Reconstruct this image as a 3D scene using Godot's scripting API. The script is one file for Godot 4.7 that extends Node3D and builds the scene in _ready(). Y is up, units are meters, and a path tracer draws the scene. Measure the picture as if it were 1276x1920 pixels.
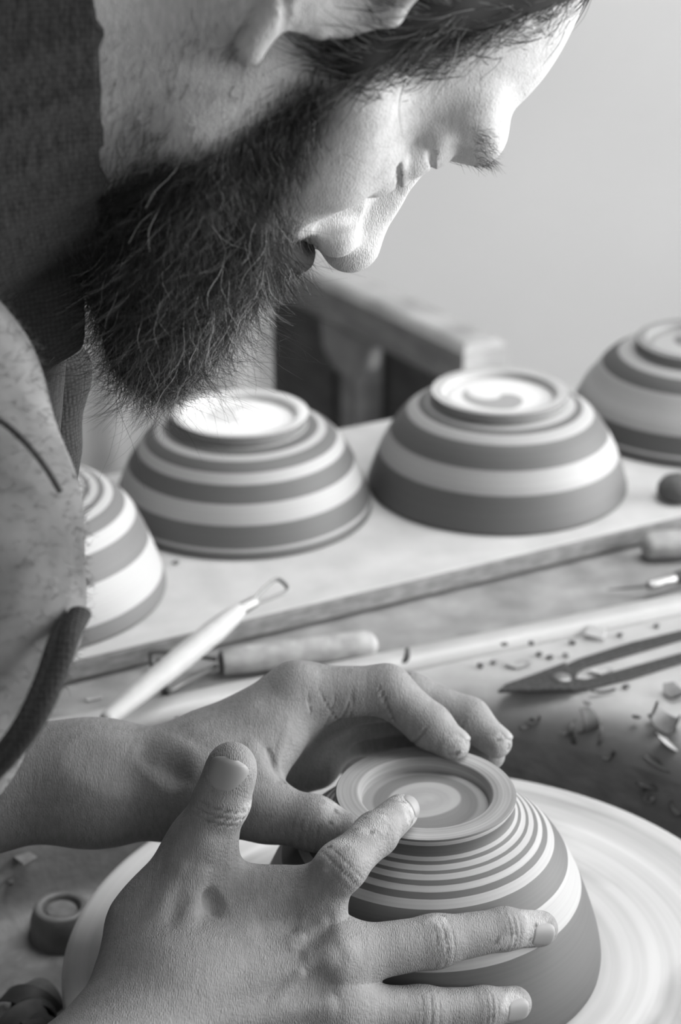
extends Node3D
# A potter leans over a wheel and trims the foot of a striped bowl; striped bowls wait on a board behind.
# Metres, y up. The origin is the middle of the wheel head's top face.

const HEAD_AT := Vector3(-0.0568, 0.4488, 0.0072)      # between the ears; head frame: x forward, y up, z towards the right ear
var head_turn := Basis(Vector3(0.37710, -0.91040, -0.17021), Vector3(0.87395, 0.41061, -0.26002), Vector3(0.30661, -0.05070, 0.95048))
const BODY_AT := Vector3(-0.34, 0.03, 0.0)

# ------------------------------------------------------------------ distance field and its surface nets
class Field:
	var kind := PackedInt32Array()          # 0 cone, 1 ellipsoid
	var op := PackedInt32Array()            # 0 join, 1 carve, 2 ridge, 3 crease, 4 cut, 5 join late
	var grp := PackedInt32Array()
	var a := PackedVector3Array()
	var ba := PackedVector3Array()
	var il := PackedFloat32Array()
	var r1 := PackedFloat32Array()
	var dr := PackedFloat32Array()
	var kk := PackedFloat32Array()
	var mir := PackedByteArray()
	var bc := PackedVector3Array()
	var br := PackedFloat32Array()
	var rot: Array[Basis] = []
	var inv := PackedVector3Array()
	var groupk := 0.006
	var verts := PackedVector3Array()
	var norms := PackedVector3Array()
	var idx := PackedInt32Array()
	var cell := 0.002

	func _put(k: int, o: int, g: int, pa: Vector3, pb: Vector3, ra: float, rb: float, sm: float, m: bool, centre: Vector3, reach: float, bs := Basis(), iv := Vector3.ONE) -> void:
		kind.append(k); op.append(o); grp.append(g); a.append(pa); ba.append(pb - pa)
		il.append(1.0 / maxf((pb - pa).length_squared(), 1e-9)); r1.append(ra); dr.append(rb - ra); kk.append(sm)
		mir.append(1 if m else 0); bc.append(centre); br.append(reach); rot.append(bs); inv.append(iv)

	func cone(pa: Vector3, pb: Vector3, ra: float, rb: float, sm := 0.006, g := 0, m := false, o := 0) -> void:
		_put(0, o, g, pa, pb, ra, rb, sm, m, (pa + pb) * 0.5, (pb - pa).length() * 0.5 + maxf(ra, rb) + sm)

	func ball(p: Vector3, r: float, sm := 0.006, g := 0, m := false, o := 0) -> void:
		cone(p, p + Vector3(0, 1e-4, 0), r, r, sm, g, m, o)

	func ell(c: Vector3, radii: Vector3, sm := 0.006, g := 0, m := false, o := 0, bs := Basis()) -> void:
		_put(1, o, g, c, c, 0, 0, sm, m, c, maxf(radii.x, maxf(radii.y, radii.z)) * 1.25 + sm * 2.0, bs.transposed(), Vector3.ONE / radii)

	# raises (amp > 0) or sinks (amp < 0) the surface within w of a segment
	func ridge(pa: Vector3, pb: Vector3, w: float, amp: float, m := false) -> void:
		_put(0, 2, 0, pa, pb, w, w, amp, m, (pa + pb) * 0.5, (pb - pa).length() * 0.5 + w)

	# a fold across a finger: centre, finger axis, side it lies on, half width, reach, depth, bow
	func crease(c: Vector3, axis: Vector3, side: Vector3, w: float, reach: float, amp: float, bow := 0.0) -> void:
		_put(0, 3, 0, c, c + axis.normalized(), w, bow, amp, false, c, reach, Basis(), side.normalized())
		r1[-1] = w; dr[-1] = bow; il[-1] = reach

	func cut(p: Vector3, n: Vector3, m := false) -> void:
		_put(0, 4, 0, p, p + n.normalized(), 0, 0, 0.0, m, p, 100.0)

	func smin(x: float, y: float, k: float) -> float:
		var h := k - absf(x - y)
		if h <= 0.0:
			return minf(x, y)
		return minf(x, y) - h * h * 0.25 / k

	func ev(p: Vector3, act: PackedInt32Array) -> float:
		var d := 1.0
		var fin := 1.0
		var g := 0
		var dg := 1.0
		for i in act:
			var q := p
			if mir[i]:
				q.z = absf(q.z)
			var o := op[i]
			q -= a[i]
			if o == 3:
				var ax := ba[i]
				var t := q.dot(ax)
				var lat := q - ax * t
				var l2 := lat.length_squared()
				var reach := il[i]
				if l2 > reach * reach:
					continue
				t += dr[i] * l2
				var u := t / r1[i]
				u = 1.0 - u * u
				if u > 0.0:
					var s := clampf(lat.dot(inv[i]) / sqrt(l2 + 1e-9) * 1.9 - 0.55, 0.0, 1.0)
					if g > 0:
						fin = minf(fin, smin(d, dg, groupk)); g = -1
					elif g == 0:
						fin = d; g = -1
					fin -= kk[i] * u * u * s
				continue
			if o == 4:
				if g > 0:
					fin = minf(fin, smin(d, dg, groupk)); g = -1
				elif g == 0:
					fin = d; g = -1
				fin = maxf(fin, q.dot(ba[i]))
				continue
			var e: float
			if kind[i] == 0:
				var h := clampf(q.dot(ba[i]) * il[i], 0.0, 1.0)
				e = (q - ba[i] * h).length()
				if o != 2:
					e -= r1[i] + dr[i] * h
			else:
				var w := rot[i] * q
				var v := w * inv[i]
				var k0 := v.length()
				var k1 := (v * inv[i]).length()
				e = k0 * (k0 - 1.0) / maxf(k1, 1e-6)
			if o == 0:
				var gi := grp[i]
				if gi == 0:
					d = smin(d, e, kk[i])
				else:
					if gi != g:
						if g > 0:
							fin = minf(fin, smin(d, dg, groupk))
						else:
							fin = d
						g = gi
						dg = e
					else:
						dg = smin(dg, e, kk[i])
				continue
			if g > 0:
				fin = minf(fin, smin(d, dg, groupk)); g = -1
			elif g == 0:
				fin = d; g = -1
			if o == 5:
				fin = smin(fin, e, kk[i])
			elif o == 1:
				var k := kk[i]
				var hh := k - absf(fin + e)
				fin = maxf(fin, -e)
				if hh > 0.0:
					fin += hh * hh * 0.25 / k
			else:
				var u := e / r1[i]
				if u < 1.0:
					u = 1.0 - u * u
					fin -= kk[i] * u * u
		if g > 0:
			fin = minf(fin, smin(d, dg, groupk))
		elif g == 0:
			fin = d
		return fin

	func build() -> void:
		var n := op.size()
		# wide blends first, so that a shape out of reach of a block cannot matter to it
		var wide := []
		var rest := []
		for i in n:
			if op[i] == 0 and grp[i] == 0:
				wide.append(i)
			else:
				rest.append(i)
		wide.sort_custom(func(x, y): return kk[x] > kk[y] if kk[x] != kk[y] else x < y)
		var order := PackedInt32Array(wide + rest)
		var lo := Vector3.ONE * 1e3
		var hi := Vector3.ONE * -1e3
		for i in n:
			if op[i] == 0 or op[i] == 5:
				var e := Vector3.ONE * br[i]
				lo = lo.min(bc[i] - e); hi = hi.max(bc[i] + e)
				if mir[i]:
					var f := Vector3(bc[i].x, bc[i].y, -bc[i].z)
					lo = lo.min(f - e); hi = hi.max(f + e)
		lo -= Vector3.ONE * cell * 2.0
		var nb := Vector3i(((hi - lo) / (cell * 8.0)).ceil()) + Vector3i.ONE
		var ny := nb.y * 8 + 2
		var nz := nb.z * 8 + 2
		var half := cell * 4.0 * 1.7321
		var table := {}
		var keys := PackedInt64Array()
		var signs := PackedInt32Array()
		var vals := PackedFloat32Array()
		vals.resize(729)
		var pos8 := PackedVector3Array()
		pos8.resize(8)
		var v8 := PackedFloat32Array()
		v8.resize(8)
		for bx in nb.x: for by in nb.y: for bz in nb.z:
			var o := lo + Vector3(bx, by, bz) * (cell * 8.0)
			var c := o + Vector3.ONE * (cell * 4.0)
			var act := PackedInt32Array()
			var any := false
			for i in order:
				var q := c
				if mir[i]:
					q.z = absf(q.z)
				if q.distance_to(bc[i]) < br[i] + half + 0.002 + (groupk if op[i] == 0 else 0.0):
					act.append(i)
					if op[i] == 0 or op[i] == 5:
						any = true
			if not any or absf(ev(c, act)) > half * 1.5 + 0.006:
				continue
			vals.fill(1e9)
			for s4 in 8:
				var o4 := Vector3i(s4 & 1, (s4 >> 1) & 1, s4 >> 2) * 4
				if absf(ev(o + (Vector3(o4) + Vector3.ONE * 2.0) * cell, act)) > half * 0.85 + 0.004:
					continue
				for s2 in 8:
					var o2 := o4 + Vector3i(s2 & 1, (s2 >> 1) & 1, s2 >> 2) * 2
					if absf(ev(o + (Vector3(o2) + Vector3.ONE) * cell, act)) > half * 0.46 + 0.0022:
						continue
					for s1 in 8:
						var x := o2.x + (s1 & 1)
						var y := o2.y + ((s1 >> 1) & 1)
						var z := o2.z + (s1 >> 2)
						var mask := 0
						for k in 8:
							var cx := x + (k & 1)
							var cy := y + ((k >> 1) & 1)
							var cz := z + (k >> 2)
							var at := (cx * 9 + cy) * 9 + cz
							var v := vals[at]
							if v > 1e8:
								v = ev(o + Vector3(cx, cy, cz) * cell, act)
								vals[at] = v
							v8[k] = v
							if v < 0.0:
								mask |= 1 << k
						if mask == 0 or mask == 255:
							continue
						var sum := Vector3.ZERO
						var cnt := 0
						for k in 8:
							for ax in 3:
								var bit := 1 << ax
								if k & bit:
									continue
								var l := k | bit
								if ((mask >> k) & 1) == ((mask >> l) & 1):
									continue
								var t := v8[k] / (v8[k] - v8[l])
								var e := Vector3(k & 1, (k >> 1) & 1, k >> 2)
								e[ax] += t
								sum += e
								cnt += 1
						var p := o + (Vector3(x, y, z) + sum / cnt) * cell
						var g := cell * 0.3
						var grad := Vector3.ZERO
						for rep in 2:
							var d0 := ev(p, act)
							grad = Vector3(ev(p + Vector3(g, 0, 0), act) - ev(p - Vector3(g, 0, 0), act), ev(p + Vector3(0, g, 0), act) - ev(p - Vector3(0, g, 0), act), ev(p + Vector3(0, 0, g), act) - ev(p - Vector3(0, 0, g), act)) / (2.0 * g)
							if rep == 0:
								p -= grad * clampf(d0 / maxf(grad.length_squared(), 0.3), -cell * 0.5, cell * 0.5)
						var key := ((bx * 8 + x) * ny + by * 8 + y) * nz + bz * 8 + z
						table[key] = verts.size()
						keys.append(key)
						signs.append(mask)
						verts.append(p)
						norms.append(grad.normalized())
		var step := [ny * nz, nz, 1]
		for w in keys.size():
			var m := signs[w]
			for ax in 3:
				var inside := m & 1
				if inside == ((m >> (1 << ax)) & 1):
					continue
				var s1: int = step[(ax + 1) % 3]
				var s2: int = step[(ax + 2) % 3]
				var k := keys[w]
				if not (table.has(k - s1) and table.has(k - s2) and table.has(k - s1 - s2)):
					continue
				var q0: int = table[k]
				var q1: int = table[k - s1]
				var q2: int = table[k - s1 - s2]
				var q3: int = table[k - s2]
				if inside:
					idx.append_array(PackedInt32Array([q0, q3, q2, q0, q2, q1]))
				else:
					idx.append_array(PackedInt32Array([q0, q1, q2, q0, q2, q3]))

# ------------------------------------------------------------------ plain mesh helpers
func commit(v: PackedVector3Array, n: PackedVector3Array, idx: PackedInt32Array, uv := PackedVector2Array(), col := PackedColorArray()) -> ArrayMesh:
	var arr := []
	arr.resize(Mesh.ARRAY_MAX)
	arr[Mesh.ARRAY_VERTEX] = v
	arr[Mesh.ARRAY_NORMAL] = n
	arr[Mesh.ARRAY_INDEX] = idx
	if uv.size():
		arr[Mesh.ARRAY_TEX_UV] = uv
	if col.size():
		arr[Mesh.ARRAY_COLOR] = col
	var m := ArrayMesh.new()
	m.add_surface_from_arrays(Mesh.PRIMITIVE_TRIANGLES, arr)
	return m

# rows of points joined into a smooth sheet; wrap closes it across (the last column repeats the first)
func sheet(rows: Array, wrap := false, uvs := []) -> ArrayMesh:
	var w: int = rows[0].size()
	var v := PackedVector3Array()
	var n := PackedVector3Array()
	var uv := PackedVector2Array()
	var idx := PackedInt32Array()
	for i in rows.size():
		v.append_array(rows[i])
		for j in w:
			uv.append(uvs[i][j] if uvs.size() else Vector2(float(j) / (w - 1), float(i) / maxf(1, rows.size() - 1)))
	n.resize(v.size())
	for i in rows.size() - 1:
		for j in w - 1:
			var a := i * w + j
			for t in [[a, a + 1, a + w + 1], [a, a + w + 1, a + w]]:
				var c: Vector3 = (v[t[2]] - v[t[0]]).cross(v[t[1]] - v[t[0]])
				if c.length_squared() < 1e-20:
					continue
				idx.append_array(PackedInt32Array(t))
				for k in t:
					n[k] += c
	if wrap:
		for i in rows.size():
			var s := n[i * w] + n[i * w + w - 1]
			n[i * w] = s
			n[i * w + w - 1] = s
	for k in n.size():
		n[k] = n[k].normalized()
	return commit(v, n, idx, uv)

func lathe(prof: PackedVector2Array, seg := 128) -> ArrayMesh:
	var rows := []
	var uvs := []
	var total := 0.0
	for i in range(1, prof.size()):
		total += prof[i].distance_to(prof[i - 1])
	var s := 0.0
	for i in prof.size():
		if i:
			s += prof[i].distance_to(prof[i - 1])
		var row := PackedVector3Array()
		var uv := PackedVector2Array()
		for j in seg + 1:
			var t := TAU * j / seg
			row.append(Vector3(prof[i].x * cos(t), prof[i].y, prof[i].x * sin(t)))
			uv.append(Vector2(float(j) / seg, s / total))
		rows.append(row)
		uvs.append(uv)
	return sheet(rows, true, uvs)

# a smooth curve through control points
func curved(p: PackedVector2Array, per := 6) -> PackedVector2Array:
	var out := PackedVector2Array()
	for i in p.size() - 1:
		for k in per:
			out.append(p[i].cubic_interpolate(p[i + 1], p[maxi(i - 1, 0)], p[mini(i + 2, p.size() - 1)], float(k) / per))
	out.append(p[-1])
	return out

func tube(pts: PackedVector3Array, radii: PackedFloat32Array, sides := 12, flat := 1.0, up := Vector3.UP) -> ArrayMesh:
	var rows := []
	var side := Vector3.ZERO
	for i in pts.size():
		var t := (pts[mini(i + 1, pts.size() - 1)] - pts[maxi(i - 1, 0)]).normalized()
		if i == 0:
			side = up.cross(t)
			if side.length() < 0.1:
				side = Vector3.RIGHT.cross(t)
		side = (side - t * side.dot(t)).normalized()
		var o := t.cross(side)
		if i == 0:
			rows.append(_ring(pts[0] - t * radii[0] * 0.02, side, o, 0.0001, sides, flat))
		rows.append(_ring(pts[i], side, o, radii[i], sides, flat))
		if i == pts.size() - 1:
			rows.append(_ring(pts[i] + t * radii[i] * 0.02, side, o, 0.0001, sides, flat))
	return sheet(rows, true)

func _ring(c: Vector3, s: Vector3, o: Vector3, r: float, sides: int, flat: float) -> PackedVector3Array:
	var row := PackedVector3Array()
	for j in sides + 1:
		var t := TAU * j / sides
		row.append(c + s * (r * cos(t)) + o * (r * flat * sin(t)))
	return row

func arc3(pts: Array, per := 6) -> PackedVector3Array:
	var out := PackedVector3Array()
	for i in pts.size() - 1:
		for k in per:
			out.append((pts[i] as Vector3).cubic_interpolate(pts[i + 1], pts[maxi(i - 1, 0)], pts[mini(i + 2, pts.size() - 1)], float(k) / per))
	out.append(pts[-1])
	return out

func evenly(n: int, r: float) -> PackedFloat32Array:
	var out := PackedFloat32Array()
	out.resize(n)
	out.fill(r)
	return out

# a bevelled slab: outline in x and z, from y = 0 up to h
func slab(outline: PackedVector2Array, h: float, bev: float) -> ArrayMesh:
	var p := outline.duplicate()
	if not Geometry2D.is_polygon_clockwise(p):
		p.reverse()
	var n := p.size()
	var inner := PackedVector2Array()
	for i in n:
		var d1 := (p[i] - p[(i + n - 1) % n]).normalized()
		var d2 := (p[(i + 1) % n] - p[i]).normalized()
		var nn := (Vector2(-d1.y, d1.x) + Vector2(-d2.y, d2.x)).normalized()
		inner.append(p[i] - nn * bev / maxf(0.4, nn.dot(Vector2(-d1.y, d1.x))))
	if absf(_area(inner)) > absf(_area(p)):
		for i in n:
			inner[i] = p[i] * 2.0 - inner[i]
	var st := SurfaceTool.new()
	st.begin(Mesh.PRIMITIVE_TRIANGLES)
	st.set_smooth_group(-1)
	var rings := [[inner, 0.0], [p, bev], [p, h - bev], [inner, h]]
	for k in 3:
		for i in n:
			var j := (i + 1) % n
			var a := _v(rings[k], i)
			var b := _v(rings[k], j)
			var c := _v(rings[k + 1], j)
			var d := _v(rings[k + 1], i)
			for q in [a, b, c, a, c, d]:
				st.add_vertex(q)
	var tri := Geometry2D.triangulate_polygon(inner)
	for t in range(0, tri.size(), 3):
		for k in [0, 1, 2]:
			st.add_vertex(_v(rings[3], tri[t + k]))
		for k in [2, 1, 0]:
			st.add_vertex(_v(rings[0], tri[t + k]))
	st.generate_normals()
	return st.commit()

func _area(p: PackedVector2Array) -> float:
	var s := 0.0
	for i in p.size():
		s += p[i].cross(p[(i + 1) % p.size()])
	return s * 0.5

func _v(ring: Array, i: int) -> Vector3:
	return Vector3(ring[0][i].x, ring[1], ring[0][i].y)

func rect(w: float, d: float) -> PackedVector2Array:
	return PackedVector2Array([Vector2(-w / 2, -d / 2), Vector2(w / 2, -d / 2), Vector2(w / 2, d / 2), Vector2(-w / 2, d / 2)])

# ------------------------------------------------------------------ objects
var taken := {}

func numbered(called: String) -> String:
	var n: int = taken.get(called, 0)
	taken[called] = n + 1
	return called if n == 0 else "%s_%03d" % [called, n]

func tag(o: Node3D, label: String, category: String, group := "", kind := "") -> Node3D:
	o.set_meta("label", label)
	o.set_meta("category", category)
	if group:
		o.set_meta("group", group)
	if kind:
		o.set_meta("kind", kind)
	return o

func thing(called: String, label: String, category: String, at := Vector3.ZERO, group := "") -> Node3D:
	var o := Node3D.new()
	o.name = numbered(called)
	o.position = at
	add_child(o)
	return tag(o, label, category, group)

func part(parent: Node3D, called: String, mesh: Mesh, mat: Material, at := Vector3.ZERO) -> MeshInstance3D:
	var o := MeshInstance3D.new()
	o.name = called
	o.mesh = mesh
	o.material_override = mat
	o.position = at
	parent.add_child(o, true)
	return o

func single(called: String, mesh: Mesh, mat: Material, label: String, category: String, at := Vector3.ZERO, group := "") -> MeshInstance3D:
	var o := MeshInstance3D.new()
	o.name = numbered(called)
	o.mesh = mesh
	o.material_override = mat
	o.position = at
	add_child(o)
	tag(o, label, category, group)
	return o

func structure(called: String, mesh: Mesh, mat: Material, at := Vector3.ZERO) -> MeshInstance3D:
	var o := MeshInstance3D.new()
	o.name = called
	o.mesh = mesh
	o.material_override = mat
	o.position = at
	o.set_meta("kind", "structure")
	add_child(o)
	return o

# ------------------------------------------------------------------ materials
func noise(freq: float, kind := FastNoiseLite.TYPE_SIMPLEX_SMOOTH, oct := 4, sd := 1) -> FastNoiseLite:
	var f := FastNoiseLite.new()
	f.noise_type = kind
	f.frequency = freq
	f.seed = sd
	f.fractal_octaves = oct
	return f

func noise_map(f: FastNoiseLite, dark: float, light: float, size := 512) -> NoiseTexture2D:
	var t := NoiseTexture2D.new()
	t.width = size
	t.height = size
	t.seamless = true
	t.noise = f
	var g := Gradient.new()
	g.set_color(0, Color(dark, dark, dark))
	g.set_color(1, Color(light, light, light))
	t.color_ramp = g
	return t

# grey in linear terms, with an optional mottle and an optional relief in centimetres
func stone(grey: float, rough: float, mottle: NoiseTexture2D = null, scale := Vector3.ONE * 6.0, relief: NoiseTexture2D = null, cm := 0.02, world := false) -> StandardMaterial3D:
	var m := StandardMaterial3D.new()
	m.albedo_color = Color(grey, grey, grey).linear_to_srgb()
	m.roughness = rough
	if mottle:
		m.albedo_texture = mottle
	if relief:
		m.heightmap_enabled = true
		m.heightmap_texture = relief
		m.heightmap_scale = cm
	m.uv1_triplanar = true
	m.uv1_world_triplanar = world
	m.uv1_scale = scale
	return m

var M := {}

func materials() -> void:
	var soft := noise_map(noise(0.012, FastNoiseLite.TYPE_SIMPLEX_SMOOTH, 5, 3), 0.72, 1.0)
	var blotch := noise_map(noise(0.02, FastNoiseLite.TYPE_SIMPLEX_SMOOTH, 6, 8), 0.35, 1.0)
	var fine := noise_map(noise(0.09, FastNoiseLite.TYPE_SIMPLEX_SMOOTH, 3, 5), 0.0, 1.0)
	var cells := noise(0.035, FastNoiseLite.TYPE_CELLULAR, 2, 4)
	cells.cellular_return_type = FastNoiseLite.RETURN_DISTANCE2_SUB
	var skin_map := noise_map(cells, 0.0, 1.0, 1024)
	var stitch := noise(0.045, FastNoiseLite.TYPE_CELLULAR, 1, 9)
	stitch.cellular_return_type = FastNoiseLite.RETURN_DISTANCE
	stitch.cellular_jitter = 0.35
	var knit_map := noise_map(stitch, 1.0, 0.55)
	var felt_map := noise_map(noise(0.012, FastNoiseLite.TYPE_SIMPLEX_SMOOTH, 6, 21), 0.25, 1.0)
	var wool := noise_map(noise(0.006, FastNoiseLite.TYPE_SIMPLEX_SMOOTH, 6, 23), 0.38, 1.0)
	var faint := noise_map(noise(0.01, FastNoiseLite.TYPE_SIMPLEX_SMOOTH, 4, 6), 0.90, 1.0)
	M.soft = soft
	M.faint = faint
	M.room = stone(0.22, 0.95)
	M.wall = stone(0.59, 0.95, noise_map(noise(0.004, FastNoiseLite.TYPE_SIMPLEX_SMOOTH, 3, 12), 0.94, 1.0), Vector3.ONE * 0.5)
	M.floor = stone(0.3, 0.8, soft, Vector3.ONE * 2.0)
	M.bench_top = stone(0.34, 0.6, soft, Vector3(4, 4, 4))
	M.pan = stone(0.43, 0.42, faint, Vector3(5, 5, 5), fine, 0.01)
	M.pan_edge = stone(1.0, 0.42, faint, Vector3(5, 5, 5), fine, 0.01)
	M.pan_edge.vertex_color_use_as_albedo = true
	M.slurry = stone(0.21, 0.5, soft, Vector3(7, 9, 7), blotch, 0.12)
	M.board_top = stone(0.50, 0.85, faint, Vector3(5, 5, 5))
	M.board_edge = stone(0.30, 0.85, soft, Vector3(9, 26, 9))
	M.wood_pale = stone(0.50, 0.6, faint, Vector3(14, 14, 14))
	M.wood = stone(0.46, 0.7, soft, Vector3(12, 22, 12), fine, 0.008)
	M.wood_grey = stone(0.46, 0.8, soft, Vector3(2, 6, 2))
	M.wood_shaded = stone(0.17, 0.8, soft, Vector3(2, 6, 2))  # darker copy of the frame wood, for its shaded inside
	M.metal = stone(0.3, 0.45)
	M.metal.metallic = 0.9
	M.wire = stone(0.22, 0.4)
	M.wire.metallic = 0.6
	M.rusty = stone(0.065, 0.7, blotch, Vector3.ONE * 30.0, fine, 0.012)
	M.clay_dark = stone(0.11, 0.75, soft, Vector3.ONE * 20.0)
	M.clay_mid = stone(0.22, 0.75, soft, Vector3.ONE * 20.0)
	M.clay_pale = stone(0.45, 0.75, soft, Vector3.ONE * 20.0)
	M.rubber = stone(0.035, 0.6, soft, Vector3.ONE * 20.0)
	M.cloth_pale = stone(0.72, 0.95, faint, Vector3.ONE * 4.0)
	M.skin = stone(1.0, 0.62, noise_map(noise(0.02, FastNoiseLite.TYPE_SIMPLEX_SMOOTH, 5, 14), 0.84, 1.0), Vector3(34, 13, 14), skin_map, 0.05)
	M.skin.vertex_color_use_as_albedo = true
	M.skin.metallic_specular = 0.32
	M.nail = stone(0.23, 0.55)
	M.hair_base = stone(0.012, 0.9)
	M.hair = stone(0.022, 0.38)
	M.hair_light = stone(0.36, 0.4)
	M.knit = stone(0.045, 0.95, knit_map, Vector3(26, 20, 20), felt_map, 0.15)
	M.felt = stone(0.27, 1.0, wool, Vector3(6, 4, 6), felt_map, 0.10)
	M.felt.rim_enabled = true
	M.felt.rim = 0.4
	M.felt_dark = stone(0.05, 1.0, knit_map, Vector3.ONE * 26.0, knit_map, 0.12)

# ------------------------------------------------------------------ striped bowls
# bands: fractions of the way from foot to rim where the clay changes, starting pale
func stripes(bands: PackedFloat32Array, dark: float, pale: float, sd: int, wobble := 0.006, tall := 1024) -> ImageTexture:
	var w := 128
	var im := Image.create(w, tall, false, Image.FORMAT_RGB8)
	var f := noise(0.02, FastNoiseLite.TYPE_SIMPLEX_SMOOTH, 3, sd)
	var d := pow(dark, 1 / 2.2)
	var p := pow(pale, 1 / 2.2)
	for y in tall:
		var v := float(y) / tall
		for x in w:
			var a := TAU * x / w
			var s := v + wobble * sin(a + sd) + 0.0015 * f.get_noise_2d(30.0 * cos(a) + 200.0, y * 0.3 + 40.0 * sin(a))
			var n := 0
			var near := 1.0
			for b in bands:
				if s > b:
					n += 1
				near = minf(near, absf(s - b))
			var c := (d if n % 2 else p) * (1.0 + 0.05 * f.get_noise_2d(8.0 * cos(a), y * 2.2 + 8.0 * sin(a)))
			im.set_pixel(x, y, Color(c, c, c))
	return ImageTexture.create_from_image(im)

# the marbled floor inside a foot ring; swirl 0 = rings only
func swirl(dark: float, pale: float, sd: int, amount: float) -> ImageTexture:
	var s := 256
	var im := Image.create(s, s, false, Image.FORMAT_RGB8)
	var f := noise(0.03, FastNoiseLite.TYPE_SIMPLEX_SMOOTH, 3, sd)
	for y in s:
		for x in s:
			var p := Vector2(x - s / 2.0, y - s / 2.0) / (s / 2.0)
			var r := p.length()
			var t := p.angle()
			var k := 0.0
			if amount > 0.0:
				var q := sin(t - 3.4 * r + sd)
				k = smoothstep(-0.06, 0.06, q - 0.35) * smoothstep(0.72, 0.66, r) * amount
				k = maxf(k, smoothstep(0.90, 0.93, r) * 0.5)
			else:
				var o := (p - Vector2(0.05, 0.02)).length() + 0.05 * sin(t * 2.0 + 1.0)
				k = smoothstep(0.52, 0.58, o) * 0.85 - smoothstep(0.80, 0.86, r) * 0.45 + smoothstep(0.22, 0.02, absf(o - 0.26)) * 0.22
			k += 0.07 * f.get_noise_1d(r * 300.0)
			var c := pow(lerpf(pale, dark, clampf(k, 0, 1)), 1 / 2.2)
			im.set_pixel(x, y, Color(c, c, c))
	return ImageTexture.create_from_image(im)

# fine rings left by the turning tool
func rings(grey: float, spread: float, sd: int, tall := 256) -> ImageTexture:
	var im := Image.create(64, tall, false, Image.FORMAT_RGB8)
	var f := noise(0.03, FastNoiseLite.TYPE_SIMPLEX_SMOOTH, 3, sd)
	for y in tall:
		for x in 64:
			var a := TAU * x / 64
			var c := pow(maxf(grey * (1.0 + spread * (f.get_noise_3d(7.0 * cos(a), y * 1.1, 7.0 * sin(a)) + 0.8 * f.get_noise_3d(16.0 * cos(a) + 50.0, y * 0.15, 16.0 * sin(a)))), 0.01), 1 / 2.2)
			im.set_pixel(x, y, Color(c, c, c))
	return ImageTexture.create_from_image(im)

func clay(tex: Texture2D, rough := 0.62) -> StandardMaterial3D:
	var m := StandardMaterial3D.new()
	m.albedo_texture = tex
	m.roughness = rough
	return m

# body: (radius, height) from the foot's neck down to the rim; foot: (radius, height) of the ring's outer lip
func bowl(called: String, label: String, at: Vector3, body: PackedVector2Array, foot: Vector2, wide: float, deep: float, wall_tex: Texture2D, ring_tex: Texture2D, floor_tex: Texture2D, top_grey: float, group: String, turn := 0.0) -> Node3D:
	var t := thing(called, label, "bowl", at, group)
	t.rotation.y = turn
	var outer := curved(body, 7)
	var rim := outer[-1]
	var prof := outer.duplicate()
	prof.append(rim + Vector2(-0.001, -0.0))
	part(t, "wall", lathe(prof, 160), clay(wall_tex))
	var inner := PackedVector2Array([Vector2(rim.x - 0.001, rim.y), Vector2(rim.x - 0.0055, rim.y)])
	for i in range(outer.size() - 3, 0, -3):
		inner.append(outer[i] + Vector2(-0.006, -0.003))
	inner.append(Vector2(0.001, body[0].y - 0.006))
	part(t, "inside", lathe(inner, 96), M.clay_mid)
	var neck := body[0]
	var rp := PackedVector2Array([neck + Vector2(0.0004, -0.001), neck + Vector2(-0.0006, 0.0012), Vector2(foot.x - 0.0012, (foot.y + neck.y) * 0.5 + 0.0006), Vector2(foot.x - 0.0002, foot.y - 0.0018), Vector2(foot.x, foot.y - 0.0008), Vector2(foot.x - 0.0006, foot.y)])
	part(t, "foot_side", lathe(rp, 160), clay(ring_tex))
	var tp := PackedVector2Array([Vector2(foot.x - 0.0006, foot.y), Vector2(foot.x - wide * 0.5, foot.y + 0.0001), Vector2(foot.x - wide + 0.0012, foot.y), Vector2(foot.x - wide + 0.0003, foot.y - 0.0008), Vector2(foot.x - wide - 0.0006, foot.y - deep * 0.5), Vector2(foot.x - wide - 0.0010, foot.y - deep - 0.0004)])
	part(t, "foot_ring", lathe(tp, 160), clay(rings(top_grey, 0.45, int(top_grey * 1000)), 0.6))
	var rows := []
	var uvs := []
	var rr := foot.x - wide - 0.0009
	for i in 15:
		var row := PackedVector3Array()
		var uv := PackedVector2Array()
		var r := rr * (1.0 - i / 14.0) + 0.00005
		for j in 97:
			var a := TAU * j / 96
			row.append(Vector3(r * cos(a), foot.y - deep + 0.0014 * (1.0 - r * r / rr / rr), r * sin(a)))
			uv.append(Vector2(0.5 + 0.5 * r / rr * cos(a), 0.5 + 0.5 * r / rr * sin(a)))
		rows.append(row)
		uvs.append(uv)
	part(t, "foot_base", sheet(rows, true, uvs), clay(floor_tex))
	return t

# ------------------------------------------------------------------ hair
# a few curled strands of unit length along y; thick: radius as a share of the length
func strand(thick: float, curl: float, coil: float, sd: int) -> ArrayMesh:
	var rng := RandomNumberGenerator.new()
	rng.seed = sd
	var pts := PackedVector3Array()
	var rad := PackedFloat32Array()
	var ph := rng.randf() * TAU
	var n := 8
	for i in n + 1:
		var t := float(i) / n
		pts.append(Vector3(curl * t * t + coil * sin(ph + t * 7.0) * t, t - 0.25 * curl * t * t, coil * cos(ph + t * 7.0) * t))
		rad.append(thick * (1.0 - 0.8 * t * t))
	return tube(pts, rad, 3)

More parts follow.
